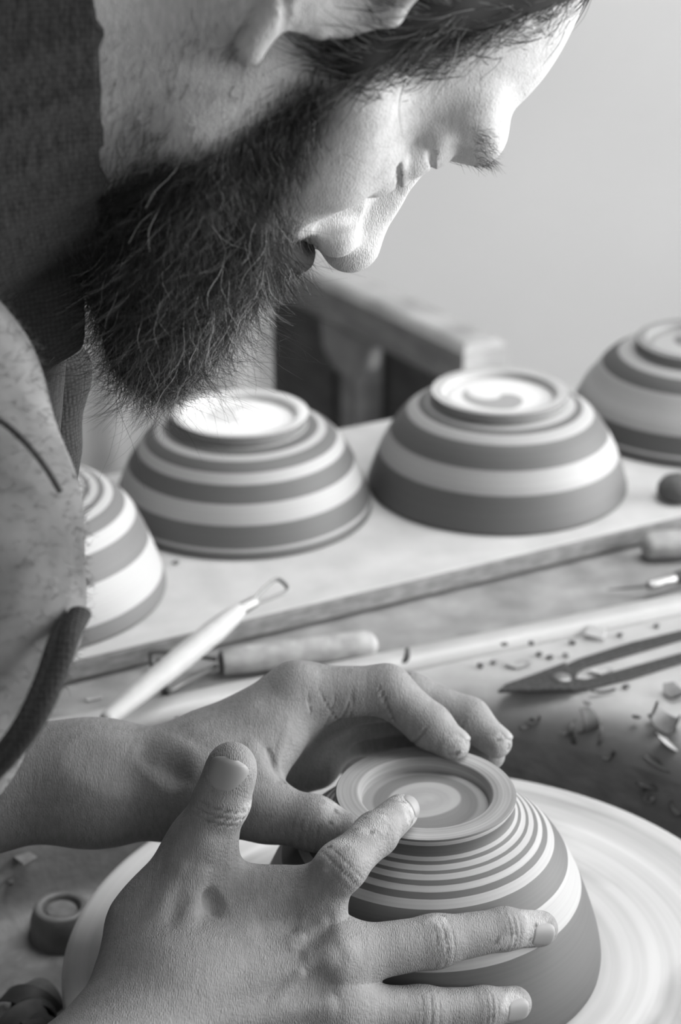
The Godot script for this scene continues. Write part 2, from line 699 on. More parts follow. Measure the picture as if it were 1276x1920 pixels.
func strands(parent: Node3D, called: String, mesh: Mesh, mat: Material, where: Array) -> void:
	if where.is_empty():
		return
	var mm := MultiMesh.new()
	mm.transform_format = MultiMesh.TRANSFORM_3D
	mm.mesh = mesh
	mm.instance_count = where.size()
	for i in where.size():
		mm.set_instance_transform(i, where[i])
	var o := MultiMeshInstance3D.new()
	o.name = called
	o.multimesh = mm
	o.material_override = mat
	o.set_meta("kind", "stuff")
	parent.add_child(o, true)

# stands a strand at p along dir, bending towards lean
func stand(p: Vector3, dir: Vector3, lean: Vector3, length: float) -> Transform3D:
	var y := dir.normalized()
	var x := lean - y * lean.dot(y)
	if x.length() < 0.01:
		x = y.cross(Vector3(0.3, 0.5, 0.8))
	x = x.normalized()
	return Transform3D(Basis(x, y, x.cross(y)) * length, p)

# ------------------------------------------------------------------ the scene
func _ready() -> void:
	var cam := Camera3D.new()
	cam.name = "camera"
	cam.position = Vector3(-0.038, 0.5848, 0.8215)
	cam.rotation_degrees = Vector3(-23.8, 0, 0)
	cam.near = 0.02
	cam.far = 30.0
	var lens := CameraAttributesPhysical.new()
	lens.frustum_focal_length = 75.0
	lens.frustum_focus_distance = 0.88
	lens.exposure_aperture = 9.0
	lens.frustum_near = 0.02
	lens.frustum_far = 30.0
	cam.attributes = lens
	cam.fov = 26.99
	add_child(cam)
	var env := Environment.new()
	env.background_mode = Environment.BG_COLOR
	env.background_color = Color(0.75, 0.75, 0.75)
	env.tonemap_mode = Environment.TONE_MAPPER_LINEAR
	env.tonemap_exposure = 0.91
	env.sdfgi_enabled = true
	env.ssao_enabled = true
	env.ssil_enabled = true
	var we := WorldEnvironment.new()
	we.name = "environment"
	we.environment = env
	add_child(we)
	materials()
	window_light("window_1", Vector3(1.58, 0.40, -0.30), Vector3(-1, 0, 0), Vector2(1.6, 1.0), 6.8)
	window_light("added_fill_panel_2", Vector3(0.55, 1.15, 1.88), Vector3(0, 0, -1), Vector2(1.3, 1.1), 0.38)  # glowing panel and light added behind the camera as fill
	window_light("window_3", Vector3(0.7, 1.88, -0.6), Vector3(0, -1, 0), Vector2(1.2, 1.0), 3.5)
	room()
	bench()
	wheel()
	pan()
	person()
	tools()
	scraps()

func window_light(called: String, at: Vector3, facing: Vector3, size: Vector2, energy: float) -> void:
	var glow := StandardMaterial3D.new()
	glow.albedo_color = Color(0.8, 0.8, 0.8)
	glow.emission_enabled = true
	glow.emission = Color.WHITE
	glow.emission_energy_multiplier = 1.2
	var w := structure(called, slab(rect(size.x, size.y), 0.02, 0.002), glow, at - facing * 0.03)
	var up := Vector3.UP if absf(facing.y) < 0.5 else Vector3.BACK
	w.basis = Basis(up.cross(facing), facing, up)
	var frame := stone(0.6, 0.6)
	for s in [-1, 1]:
		var b := part(w, "frame", slab(rect(0.06, size.y + 0.12), 0.05, 0.006), frame, Vector3(s * (size.x / 2 + 0.03), 0.0, 0))
		b = part(w, "frame", slab(rect(size.x, 0.06), 0.05, 0.006), frame, Vector3(0, 0.0, s * (size.y / 2 + 0.03)))
	var l := AreaLight3D.new()
	l.name = called + "_light"
	l.area_size = size
	l.light_energy = energy
	l.area_range = 12.0
	l.shadow_enabled = true
	l.position = at + facing * 0.03
	l.basis = Basis(up.cross(-facing), up, -facing)
	add_child(l)

func room() -> void:
	var t := 0.12
	structure("wall_back", slab(rect(3.6, t), 2.8, 0.002), M.wall, Vector3(0, -0.8, -2.2))
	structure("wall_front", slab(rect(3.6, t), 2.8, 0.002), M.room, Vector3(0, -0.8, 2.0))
	var side := slab(rect(t, 4.2), 2.8, 0.002)
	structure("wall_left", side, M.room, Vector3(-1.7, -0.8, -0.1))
	structure("wall_right", side, M.wall, Vector3(1.7, -0.8, -0.1))
	structure("floor", slab(rect(3.6, 4.4), t, 0.002), M.floor, Vector3(0, -0.85, -0.1))
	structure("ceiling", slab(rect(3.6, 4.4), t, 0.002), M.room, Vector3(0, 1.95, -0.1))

func bench() -> void:
	var a := Vector3(-0.1058, -0.1200, -1.3362)
	var b := Vector3(0.0476, -0.1200, -1.0946)
	var u := (b - a).normalized()
	var t := thing("slatted_bench", "low wooden frame with shade-dark slatted openings standing before the pale wall behind the bowls", "bench", a)
	t.basis = Basis(u, Vector3.UP, u.cross(Vector3.UP))
	part(t, "top_rail", slab(rect(0.96, 0.05), 0.046, 0.007), M.wood_grey, Vector3(-0.14, 0.0, -0.025))
	for x in [-0.56, 0.128]:
		part(t, "post", slab(rect(0.03, 0.03), 0.61, 0.004), M.wood_grey, Vector3(x, -0.61, -0.025))
	var g := part(t, "gusset", slab(PackedVector2Array([Vector2(-0.045, 0), Vector2(0.05, 0), Vector2(0.045, 0.03), Vector2(0.016, 0.05), Vector2(-0.016, 0.05), Vector2(-0.042, 0.03)]), 0.016, 0.003), M.wood_grey, Vector3(0.128, 0.002, -0.018))
	g.rotation.x = PI / 2
	part(t, "lower_rail", slab(rect(0.9, 0.03), 0.04, 0.004), M.wood_shaded, Vector3(-0.14, -0.50, -0.025))
	for k in 10:
		part(t, "shade_slat", slab(rect(0.084, 0.014), 0.58, 0.003), M.wood_shaded, Vector3(-0.56 + k * 0.092, -0.59, -0.055 - 0.004 * (k % 2)))  # dark boards stand in for the shade inside the frame
	# a pale cloth that hangs behind the board
	var rows := []
	for i in 24:
		var row := PackedVector3Array()
		for j in 50:
			var x := -0.315 + 0.225 * j / 49.0
			row.append(Vector3(x, 0.16 - 0.34 * i / 23.0, -0.74 + 0.002 * sin(j * 0.36) * (0.4 + 0.03 * i) + 0.0006 * sin(j * 0.9 + i * 0.1)))
		rows.append(row)
	for i in 24:
		var row := PackedVector3Array()
		for j in 50:
			row.append(rows[23 - i][j] - Vector3(0, 0, 0.0015))
		rows.append(row)
	var r := thing("cloth_rack", "plain standing rack behind the ware board that carries the pale hanging cloth", "rack", Vector3(-0.21, -0.73, -0.757))
	part(r, "bar", tube(PackedVector3Array([Vector3(-0.12, 0.882, 0.008), Vector3(0.11, 0.882, 0.008)]), evenly(2, 0.006), 12), M.wood_grey)
	for x in [-0.10, 0.085]:
		part(r, "post", tube(PackedVector3Array([Vector3(x, 0.0, 0), Vector3(x, 0.882, 0)]), evenly(2, 0.006), 12), M.wood_grey)
		part(r, "foot", slab(rect(0.03, 0.26), 0.02, 0.004), M.wood_grey, Vector3(x, 0.0, 0))
	single("hanging_cloth", sheet(rows), M.cloth_pale, "pale cloth hanging in soft folds behind the ware board, under the beard", "cloth")

func wheel() -> void:
	var w := 128
	var tall := 768
	var im := Image.create(w, tall, false, Image.FORMAT_RGB8)
	var f := noise(0.02, FastNoiseLite.TYPE_SIMPLEX_SMOOTH, 4, 31)
	for y in tall:
		for x in w:
			var a := TAU * x / w
			var r := float(y) / tall
			var c := 0.70 + 0.16 * f.get_noise_3d(6.0 * cos(a), y * 1.3, 6.0 * sin(a)) + 0.07 * f.get_noise_3d(22.0 * cos(a), y * 0.25 + 300.0, 22.0 * sin(a))
			if r < 0.72:
				c -= 0.10 * smoothstep(0.05, 0.5, f.get_noise_3d(40.0 * cos(a) + 90.0, y * 0.5, 40.0 * sin(a)))
			im.set_pixel(x, y, Color(c, c, c))
	var m := clay(ImageTexture.create_from_image(im), 0.5)
	var t := thing("wheel_head", "round pale potter's wheel head smeared with rings of slip under the trimmed bowl", "potter's wheel", Vector3(0, -0.062, 0))
	part(t, "disc", lathe(PackedVector2Array([Vector2(0.0002, 0.062), Vector2(0.05, 0.062), Vector2(0.09, 0.062), Vector2(0.13, 0.062), Vector2(0.162, 0.062), Vector2(0.1648, 0.0612), Vector2(0.166, 0.0592), Vector2(0.166, 0.052), Vector2(0.1650, 0.050), Vector2(0.163, 0.049), Vector2(0.04, 0.047)]), 192), m)
	part(t, "hub", lathe(PackedVector2Array([Vector2(0.045, 0.0475), Vector2(0.044, 0.03), Vector2(0.03, 0.022), Vector2(0.03, 0.004)]), 48), M.metal)

	var ring := stripes(PackedFloat32Array([0.05, 0.62, 0.90]), 0.075, 0.34, 3, 0.0, 128)
	bowl("bowl", "striped bowl upside down on the wheel head, its foot held between both hands", Vector3.ZERO, PackedVector2Array([Vector2(0.0402, 0.0778), Vector2(0.0440, 0.0748), Vector2(0.0508, 0.07), Vector2(0.0608, 0.06), Vector2(0.0692, 0.045), Vector2(0.0752, 0.030), Vector2(0.0800, 0.015), Vector2(0.0818, 0.005), Vector2(0.0815, 0.0004)]), Vector2(0.0405, 0.086), 0.0112, 0.0060,
		stripes(PackedFloat32Array([0.017, 0.036, 0.064, 0.082, 0.112, 0.138, 0.169, 0.203, 0.25, 0.374, 0.537]), 0.080, 0.31, 7, 0.004), ring, swirl(0.14, 0.34, 2, 0.0), 0.27, "", 2.4)
	var g := "striped bowls drying upside down on the board"
	var y := 0.038
	var t2 := thing("ware_board", "pale thick wooden board dusted with clay, carrying the upturned bowls behind the wheel", "board", Vector3(0.14, 0.0245, -0.5256))
	t2.rotation.y = 0.4948
	part(t2, "core", slab(rect(1.16, 0.234), 0.0122, 0.0012), M.board_edge)
	part(t2, "top_face", slab(rect(1.159, 0.2335), 0.0013, 0.0005), M.board_top, Vector3(0, 0.0121, 0))
	var shape := func(h: float, s: float, f: float) -> PackedVector2Array:
		return PackedVector2Array([Vector2(f, h - 0.0075), Vector2(0.052 * s, h - 0.0098), Vector2(0.0585 * s, h - 0.0128), Vector2(0.0645 * s, h - 0.0185), Vector2(0.0705 * s, h - 0.0272), Vector2(0.0765 * s, h * 0.41), Vector2(0.0815 * s, h * 0.2), Vector2(0.0845 * s, 0.003), Vector2(0.0842 * s, 0.0004)])
	var side := stripes(PackedFloat32Array([0.15, 0.5, 0.7]), 0.12, 0.40, 5, 0.0, 128)
	bowl("bowl", "striped bowl with a wide dark rim band and a hooked swirl in its foot", Vector3(0.0644, y, -0.465), shape.call(0.065, 1.0, 0.0432), Vector2(0.0445, 0.065), 0.0085, 0.0048,
		stripes(PackedFloat32Array([0.067, 0.133, 0.242, 0.462, 0.663]), 0.095, 0.33, 11, 0.008), side, swirl(0.30, 0.66, 1, 1.0), 0.42, g, 0.4)
	bowl("bowl", "striped bowl with a bright white foot under the beard, between two other bowls", Vector3(-0.1004, y, -0.4276), shape.call(0.0643, 0.975, 0.0415), Vector2(0.0430, 0.0643), 0.0085, 0.0048,
		stripes(PackedFloat32Array([0.012, 0.097, 0.17, 0.283, 0.379, 0.536, 0.705, 0.892, 0.918]), 0.10, 0.36, 13, 0.007), side, swirl(0.55, 0.85, 4, 0.7), 0.62, g, 1.7)
	bowl("bowl", "striped bowl with a dark ringed foot and one broad pale band, at the right edge", Vector3(0.212, y, -0.5762), shape.call(0.0608, 1.06, 0.0445), Vector2(0.0458, 0.0608), 0.0085, 0.0055,
		stripes(PackedFloat32Array([0.165, 0.342, 0.712, 0.885, 0.91]), 0.08, 0.34, 17, 0.006), side, swirl(0.12, 0.34, 2, 1.0), 0.19, g, 2.9)
	bowl("bowl", "striped bowl partly hidden behind the grey wool sleeve at the left", Vector3(-0.2300, y, -0.3060), shape.call(0.0710, 1.06, 0.0405), Vector2(0.0415, 0.0710), 0.0085, 0.0048,
		stripes(PackedFloat32Array([0.06, 0.10, 0.15, 0.19, 0.25, 0.35, 0.455, 0.64, 0.89]), 0.12, 0.37, 19, 0.02), side, swirl(0.3, 0.6, 4, 1.0), 0.45, g, 0.9)

const ALONG := Vector3(-0.88, 0.0, 0.475)      # the pan's long axis, parallel to the board

func around_pan(rho: float, y: float) -> PackedVector3Array:
	var back := Vector3(-0.475, 0, -0.88)
	var row := PackedVector3Array()
	for k in 65:
		var a := PI * k / 64
		row.append(back * (rho * cos(a)) - ALONG * (rho * sin(a)))
	for k in 33:
		var a := PI * k / 32
		row.append(ALONG * 0.30 - back * (rho * cos(a)) + ALONG * (rho * sin(a)))
	row.append(row[0])
	for i in row.size():
		row[i].x = maxf(row[i].x, -0.42)
		row[i].y = y
	return row

func pan() -> void:
	var t := thing("splash_pan", "smooth pale splash pan with a raised bead around the dark muddy basin of the wheel", "splash pan", Vector3(0, -0.07, 0))
	var up := Vector3(0, 0.07, 0)
	var deck := []
	for q in [[0.2055, 0.0000], [0.2068, 0.0050], [0.2092, 0.0095], [0.2110, 0.0117], [0.2130, 0.0135], [0.2155, 0.0154], [0.2185, 0.0170], [0.2220, 0.0186], [0.2260, 0.0198], [0.2310, 0.0208], [0.2360, 0.0215], [0.2480, 0.0220], [0.32, 0.022], [0.498, 0.022], [0.502, 0.0205], [0.503, 0.017], [0.503, -0.02]]:
		deck.append(around_pan(q[0], q[1]))
	var dm := sheet(deck, true)
	var arr := dm.surface_get_arrays(0)
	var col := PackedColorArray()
	var shade_noise := noise(26.0, FastNoiseLite.TYPE_SIMPLEX_SMOOTH, 3, 55)
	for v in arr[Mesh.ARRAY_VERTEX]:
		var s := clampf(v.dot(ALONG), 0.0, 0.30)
		var rho: float = Vector2(v.x - ALONG.x * s, v.z - ALONG.z * s).length() + 0.010 * shade_noise.get_noise_3dv(v)
		var c := lerpf(0.20, 0.43, smoothstep(0.211, 0.236, rho))  # deck darkened towards the basin: shade of the lip painted in
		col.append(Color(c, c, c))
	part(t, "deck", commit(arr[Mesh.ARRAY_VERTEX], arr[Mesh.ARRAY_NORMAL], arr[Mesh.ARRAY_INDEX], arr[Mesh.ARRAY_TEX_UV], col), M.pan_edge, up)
	var basin := []
	for q in [[0.503, -0.021], [0.24, -0.0645], [0.02, -0.0645], [0.001, -0.058], [0.08, -0.058], [0.14, -0.058], [0.17, -0.0565], [0.184, -0.052], [0.192, -0.044], [0.198, -0.030], [0.202, -0.014], [0.2042, -0.006], [0.2055, 0.0000]]:
		basin.append(around_pan(q[0], q[1]))
	part(t, "basin", sheet(basin, true), M.slurry, up)
	var shelf := part(t, "back_shelf", slab(rect(1.3, 0.33), 0.0012, 0.0004), M.bench_top, Vector3(0.04, 0.0916, -0.4430))
	shelf.rotation.y = 0.404
	var p1 := Vector3(0.0344, 0.0225, -0.2598)
	var p2 := Vector3(0.1641, 0.0225, -0.3153)
	var d := (p2 - p1).normalized()
	var pts := PackedVector3Array()
	for k in 31:
		pts.append(p1 + d * (-0.30 + 0.62 * k / 30.0))
	part(t, "bead", tube(pts, evenly(31, 0.0105), 24, 0.62), M.pan, up)

func tools() -> void:
	var g := "turning tools lying beside the board"
	# the long loop tool propped on the bead and the board's edge
	var a := Vector3(-0.1610, 0.0360, -0.1526)
	var b := Vector3(-0.0930, 0.0580, -0.2395)
	var e := Vector3(-0.0692, 0.0640, -0.2584)
	var t := thing("loop_tool", "pale slim wooden loop tool with metal ferrule propped across the board's front edge", "clay tool", a, g)
	var ax := (b - a)
	var pts := PackedVector3Array()
	var rad := PackedFloat32Array()
	for q in [[0.0, 0.0025], [0.004, 0.0038], [0.03, 0.0046], [0.25, 0.0058], [0.55, 0.0068], [0.80, 0.0066], [0.93, 0.0054], [1.0, 0.0036]]:
		pts.append(ax * q[0]); rad.append(q[1])
	part(t, "handle", tube(pts, rad, 20), M.wood_pale)
	var f1 := ax * 1.0 + (e - b) * 0.32
	part(t, "ferrule", tube(PackedVector3Array([ax * 0.985, ax * 0.99, f1 * 0.99 + ax * 0.01, f1]), PackedFloat32Array([0.0034, 0.0037, 0.0031, 0.0022]), 16), M.metal)
	var dirv := (e - b).normalized()
	var sd := dirv.cross(Vector3(0.1, 0.55, 0.8)).normalized()
	var l := (e - a - f1).length()
	part(t, "wire_loop", tube(arc3([f1 - sd * 0.0012, f1 + dirv * l * 0.4 - sd * 0.0036, f1 + dirv * l * 0.85 - sd * 0.0050, f1 + dirv * l - sd * 0.001, f1 + dirv * l * 0.96 + sd * 0.0036, f1 + dirv * l * 0.5 + sd * 0.0030, f1 + sd * 0.0012]), evenly(37, 0.0008), 8, 1.6), M.wire)
	# the fat handled tool with a bent wire
	var c := Vector3(-0.1043, 0.0305, -0.2277)
	var c2 := Vector3(-0.0175, 0.0305, -0.2509)
	t = thing("ribbon_tool", "fat turned wooden handle with a squared wire ribbon, lying in front of the board", "clay tool", c, g)
	ax = c2 - c
	pts = PackedVector3Array(); rad = PackedFloat32Array()
	for q in [[0.0, 0.0066], [0.012, 0.0074], [0.10, 0.0077], [0.14, 0.0080], [0.35, 0.0082], [0.6, 0.0085], [0.85, 0.0086], [0.94, 0.0080], [0.98, 0.0060], [1.0, 0.0030]]:
		pts.append(ax * q[0]); rad.append(q[1])
	part(t, "handle", tube(pts, rad, 24), M.wood)
	part(t, "end_cap", tube(PackedVector3Array([ax * -0.006, ax * 0.001]), PackedFloat32Array([0.0058, 0.0064]), 20), M.clay_dark)
	var w := [Vector3(-0.1068, 0.0310, -0.2312), Vector3(-0.1205, 0.0330, -0.2325), Vector3(-0.1349, 0.0340, -0.2344), Vector3(-0.1433, 0.0330, -0.2351), Vector3(-0.1432, 0.0270, -0.2350), Vector3(-0.1408, 0.0245, -0.2271), Vector3(-0.1366, 0.0245, -0.2147), Vector3(-0.1325, 0.0245, -0.2061), Vector3(-0.1239, 0.0260, -0.2143), Vector3(-0.1067, 0.0290, -0.2274)]
	for i in w.size():
		w[i] -= c
	part(t, "wire_ribbon", tube(arc3(w), evenly(w.size() * 6 - 5, 0.0011), 8, 1.5), M.wire)
	part(t, "clay_crumb", tube(PackedVector3Array([Vector3(-0.1343, 0.0260, -0.2082) - c, Vector3(-0.1322, 0.0260, -0.2027) - c, Vector3(-0.1305, 0.0245, -0.2025) - c]), PackedFloat32Array([0.0015, 0.0028, 0.0016]), 10), M.clay_dark)
	# at the right edge
	c = Vector3(0.1499, 0.0315, -0.3805)
	c2 = Vector3(0.2224, 0.0315, -0.3901)
	ax = c2 - c
	t = thing("tool_handle", "fat rounded wooden handle lying by the board's edge at the right", "clay tool", c, g)
	pts = PackedVector3Array(); rad = PackedFloat32Array()
	for q in [[0.0, 0.0062], [0.02, 0.0080], [0.07, 0.0088], [0.3, 0.0090], [0.7, 0.0088], [0.95, 0.0080], [1.0, 0.006]]:
		pts.append(ax * q[0]); rad.append(q[1])
	part(t, "grip", tube(pts, rad, 24), M.wood)
	part(t, "butt", tube(PackedVector3Array([ax * -0.012, ax * 0.0]), PackedFloat32Array([0.0045, 0.0062]), 20), M.wood)
	c = Vector3(0.1219, 0.0260, -0.3298)
	c2 = Vector3(0.1445, 0.0310, -0.3246)
	t = thing("needle_tool", "thin dark needle tool with a shiny ferrule and dark handle beside the raised bead", "clay tool", c, g)
	part(t, "needle", tube(PackedVector3Array([Vector3.ZERO, (c2 - c) * 0.5, c2 - c]), PackedFloat32Array([0.0003, 0.0008, 0.0010]), 8), M.wire)
	var c3 := Vector3(0.1619, 0.0310, -0.3349)
	part(t, "ferrule", tube(PackedVector3Array([c2 - c, (c2 - c).lerp(c3 - c, 0.1), (c2 - c).lerp(c3 - c, 0.5), (c2 - c).lerp(c3 - c, 0.55), c3 - c]), PackedFloat32Array([0.0016, 0.0030, 0.0032, 0.0026, 0.0036]), 14), M.metal)
	part(t, "handle", tube(PackedVector3Array([c3 - c, Vector3(0.1752, 0.0310, -0.3423) - c, Vector3(0.2264, 0.0300, -0.3751) - c]), PackedFloat32Array([0.0036, 0.0046, 0.0042]), 14), M.rubber)
	# the calipers
	c = Vector3(0.0487, 0.0222, -0.2061)
	t = thing("calipers", "flat dark metal calipers with pointed hinge, rivet and two long arms on the splash pan", "calipers", c, g)
	var flat := func(px: Array) -> PackedVector2Array:
		var o := PackedVector2Array()
		for q in px:
			o.append(Vector2(q.x - c.x, q.z - c.z))
		return o
	var tip: PackedVector2Array = flat.call([Vector3(0.0480, 0.0222, -0.2055), Vector3(0.0523, 0.0222, -0.2128), Vector3(0.0698, 0.0222, -0.2251), Vector3(0.0883, 0.0222, -0.2390), Vector3(0.0890, 0.0222, -0.2276), Vector3(0.0893, 0.0222, -0.2073), Vector3(0.0676, 0.0222, -0.2061)])
	part(t, "hinge_plate", slab(tip, 0.0022, 0.0005), M.rusty, Vector3(0, 0.0012, 0))
	var up_arm: PackedVector2Array = flat.call([Vector3(0.0876, 0.0222, -0.2377), Vector3(0.0956, 0.0222, -0.2454), Vector3(0.1275, 0.0222, -0.2656), Vector3(0.1591, 0.0222, -0.2811), Vector3(0.2078, 0.0222, -0.3045), Vector3(0.2061, 0.0222, -0.2948), Vector3(0.1575, 0.0222, -0.2703), Vector3(0.1258, 0.0222, -0.2518), Vector3(0.1001, 0.0222, -0.2371), Vector3(0.0947, 0.0222, -0.2314), Vector3(0.0921, 0.0222, -0.2226), Vector3(0.0880, 0.0222, -0.2177)])
	part(t, "arm", slab(up_arm, 0.0016, 0.0004), M.rusty, Vector3(0, 0.0002, 0))
	var low_arm: PackedVector2Array = flat.call([Vector3(0.0888, 0.0222, -0.2251), Vector3(0.0927, 0.0222, -0.2226), Vector3(0.0978, 0.0222, -0.2214), Vector3(0.1271, 0.0222, -0.2377), Vector3(0.1550, 0.0222, -0.2531), Vector3(0.2031, 0.0222, -0.2783), Vector3(0.2012, 0.0222, -0.2676), Vector3(0.1533, 0.0222, -0.2415), Vector3(0.1222, 0.0222, -0.2226), Vector3(0.0974, 0.0222, -0.2115), Vector3(0.0889, 0.0222, -0.2091)])
	part(t, "arm", slab(low_arm, 0.0016, 0.0004), M.rusty, Vector3(0, 0.0001, 0))
	part(t, "rivet", lathe(PackedVector2Array([Vector2(0.0050, 0.0), Vector2(0.0049, 0.0006), Vector2(0.0036, 0.0012), Vector2(0.0001, 0.0015)]), 24), M.wire, Vector3(0.0841, 0.0222, -0.2195) - c + Vector3(0, 0.0034, 0))
	# the screw cap on the floor of the basin
	c = Vector3(-0.1805, -0.0560, -0.0937)
	t = thing("screw_knob", "round clay-caked screw knob on the basin floor left of the wheel head", "knob", Vector3(c.x, -0.058, c.z))
	part(t, "body", lathe(PackedVector2Array([Vector2(0.0165, 0.0), Vector2(0.0160, 0.012), Vector2(0.0140, 0.0185), Vector2(0.0128, 0.0198), Vector2(0.0105, 0.0198), Vector2(0.0098, 0.0185), Vector2(0.0094, 0.0155), Vector2(0.0088, 0.0150), Vector2(0.0001, 0.0150)]), 48), M.slurry)
	part(t, "bolt_head", lathe(PackedVector2Array([Vector2(0.0082, 0.0150), Vector2(0.0080, 0.0172), Vector2(0.0070, 0.0182), Vector2(0.0001, 0.0186)]), 36), M.clay_mid)

# a curl of trimmed clay: width, length, curl radius, in local x (across) and along
func curl_mesh(width: float, length: float, radius: float, twist: float, thick := 0.0011) -> ArrayMesh:
	var n := 16
	var rows := []
	for i in n + 1:
		var s := length * (float(i) / n - 0.5)
		var a := s / radius
		var c := Vector3(0, radius * (1.0 - cos(a)), radius * sin(a))
		var nn := Vector3(0, cos(a), -sin(a))
		var tw := twist * (float(i) / n - 0.5)
		var x := Vector3(cos(tw), 0, 0) + nn * sin(tw)
		var wv := width * (0.55 + 0.45 * sin(PI * (i + 1.5) / (n + 3.0)))
		var y := nn * thick * 0.5
		rows.append(PackedVector3Array([c - x * wv * 0.5 - y, c + x * wv * 0.5 - y, c + x * wv * 0.52, c + x * wv * 0.5 + y, c - x * wv * 0.5 + y, c - x * wv * 0.52, c - x * wv * 0.5 - y]))
	return sheet(rows, true)

func scrap(called: String, label: String, at: Vector3, mesh: Mesh, mat: Material, turn: Vector3, group := "") -> void:
	var o := single(called, mesh, mat, label, "clay scrap", at, group)
	o.rotation = turn

func scraps() -> void:
	var g := "curled clay trimmings in the basin"
	var n := "clay_shaving"
	scrap(n, "dark folded clay shaving standing against the basin wall below the calipers", Vector3(0.0968, 0.0124, -0.1852), curl_mesh(0.0100, 0.0290, 0.0070, 0.6), M.clay_dark, Vector3(-0.9, 0.3, 0.2), g)
	scrap(n, "pale bent clay shaving beside the dark folded one on the basin wall", Vector3(0.1017, 0.0072, -0.1803), curl_mesh(0.0029, 0.0245, 0.0216, 0.5), M.clay_mid, Vector3(-1.2, 0.2, 0.25), g)
	scrap(n, "curled clay shaving with a dark end hooked over the basin lip at the right edge", Vector3(0.1353, 0.0214, -0.1762), curl_mesh(0.0110, 0.0300, 0.0075, 0.5), M.clay_mid, Vector3(0.3, 1.0, 0.5), g)
	scrap(n, "flat pale clay shaving under the hooked curl at the right edge", Vector3(0.1357, 0.0159, -0.1641), curl_mesh(0.0094, 0.0187, 0.0360, 0.2), M.clay_pale, Vector3(0.6, 1.7, 0.0), g)
	scrap(n, "long dark clay shaving lying below the flat pale one", Vector3(0.1311, 0.0057, -0.1594), curl_mesh(0.0050, 0.0187, 0.0288, 0.4), M.clay_dark, Vector3(0.3, 1.2, 0.3), g)
	scrap(n, "dark thin clay shaving lying along the basin wall at the right edge", Vector3(0.1287, -0.0072, -0.1568), curl_mesh(0.0029, 0.0245, 0.0360, 0.6), M.clay_dark, Vector3(0.3, 1.9, 0.2), g)
	scrap(n, "small looped clay shaving above the wheel head's right side", Vector3(0.1262, -0.0143, -0.1565), curl_mesh(0.0043, 0.0158, 0.0036, 0.8), M.clay_mid, Vector3(0.2, 0.6, 0.4), g)
	scrap(n, "tiny bright-tipped clay shaving on the basin wall by the ring fingertip", Vector3(0.0684, 0.0105, -0.1967), curl_mesh(0.0043, 0.0101, 0.0058, 0.8), M.clay_mid, Vector3(-0.6, 0.9, 0.3), g)
	scrap(n, "dark crumb-like clay shaving just left of the bright-tipped one", Vector3(0.0639, 0.0082, -0.1972), curl_mesh(0.0036, 0.0094, 0.0065, 0.4), M.clay_dark, Vector3(-0.5, 2.0, 0.4), g)
	scrap(n, "crumpled clay shaving sliding down the basin wall under the hinge of the calipers", Vector3(0.0858, 0.0088, -0.1890), curl_mesh(0.0065, 0.0144, 0.0072, 1.0), M.slurry, Vector3(-0.7, 0.4, 0.5), g)
	scrap(n, "slanted dark clay shaving between the crumpled and the folded ones", Vector3(0.0883, 0.0041, -0.1858), curl_mesh(0.0029, 0.0144, 0.0144, 0.6), M.clay_dark, Vector3(-1.0, -0.5, 0.2), g)
	scrap(n, "dark clay shaving low on the basin wall, straight under the folded one", Vector3(0.1068, 0.0012, -0.1749), curl_mesh(0.0058, 0.0086, 0.0058, 0.4), M.clay_dark, Vector3(-0.6, 0.8, 0.3), g)
	scrap(n, "rolled clay shaving at the right edge of the frame above the wheel head", Vector3(0.1393, -0.0144, -0.1449), curl_mesh(0.0036, 0.0130, 0.0058, 0.7), M.clay_dark, Vector3(0.2, 0.5, 0.3), g)
	# dark heap at the lower left
	var h := "dark trimmings heaped at the lower left"
	var spots := [Vector3(-0.1857, -0.0480, -0.0403), Vector3(-0.1875, -0.0480, -0.0300), Vector3(-0.1816, -0.0500, -0.0319), Vector3(-0.1889, -0.0450, -0.0152), Vector3(-0.1786, -0.0450, -0.0102), Vector3(-0.1965, -0.0520, -0.0228), Vector3(-0.1813, -0.0400, 0.0020)]
	var words := ["arched dark clay trimming on top of the heap at the lower left", "dark clay trimming lying inside the arched one", "dark clay trimming between the arched one and the wheel head", "broad dark clay trimming at the front of the lower-left heap", "pale-edged clay trimming touching the forearm at the lower left", "outermost dark clay trimming of the heap, at the frame's left edge", "lowest clay trimming of the heap, cut by the frame's bottom edge"]
	for k in spots.size():
		scrap(n, words[k], spots[k], curl_mesh(0.010 + 0.002 * (k % 3), 0.038, 0.012 + 0.003 * (k % 2), 0.5), M.rubber if k % 3 else M.clay_dark, Vector3(0.3 * (k % 3), 0.9 + 0.45 * k, PI + 0.4 * (k % 2)), h)
	# flat chips and crumbs
	scrap("clay_chip", "small squarish clay chip on the basin floor under the far forearm", Vector3(-0.2020, -0.0245, -0.1166), slab(PackedVector2Array([Vector2(-0.0065, -0.004), Vector2(0.006, -0.005), Vector2(0.0068, 0.0042), Vector2(-0.0058, 0.005)]), 0.0016, 0.0004), M.clay_mid, Vector3(0.05, -0.9, 0))
	scrap("clay_chip", "thin dark clay sliver on the basin floor left of the squarish chip", Vector3(-0.2081, -0.0333, -0.1093), curl_mesh(0.003, 0.010, 0.02, 0.3), M.clay_dark, Vector3(0, 0.2, 0))
	scrap("clay_chip", "dark upright clay sliver on the bead behind the far hand's knuckle", Vector3(-0.0013, 0.0335, -0.2290), curl_mesh(0.0035, 0.012, 0.012, 0.5), M.clay_dark, Vector3(-1.2, 0.4, 0.1))
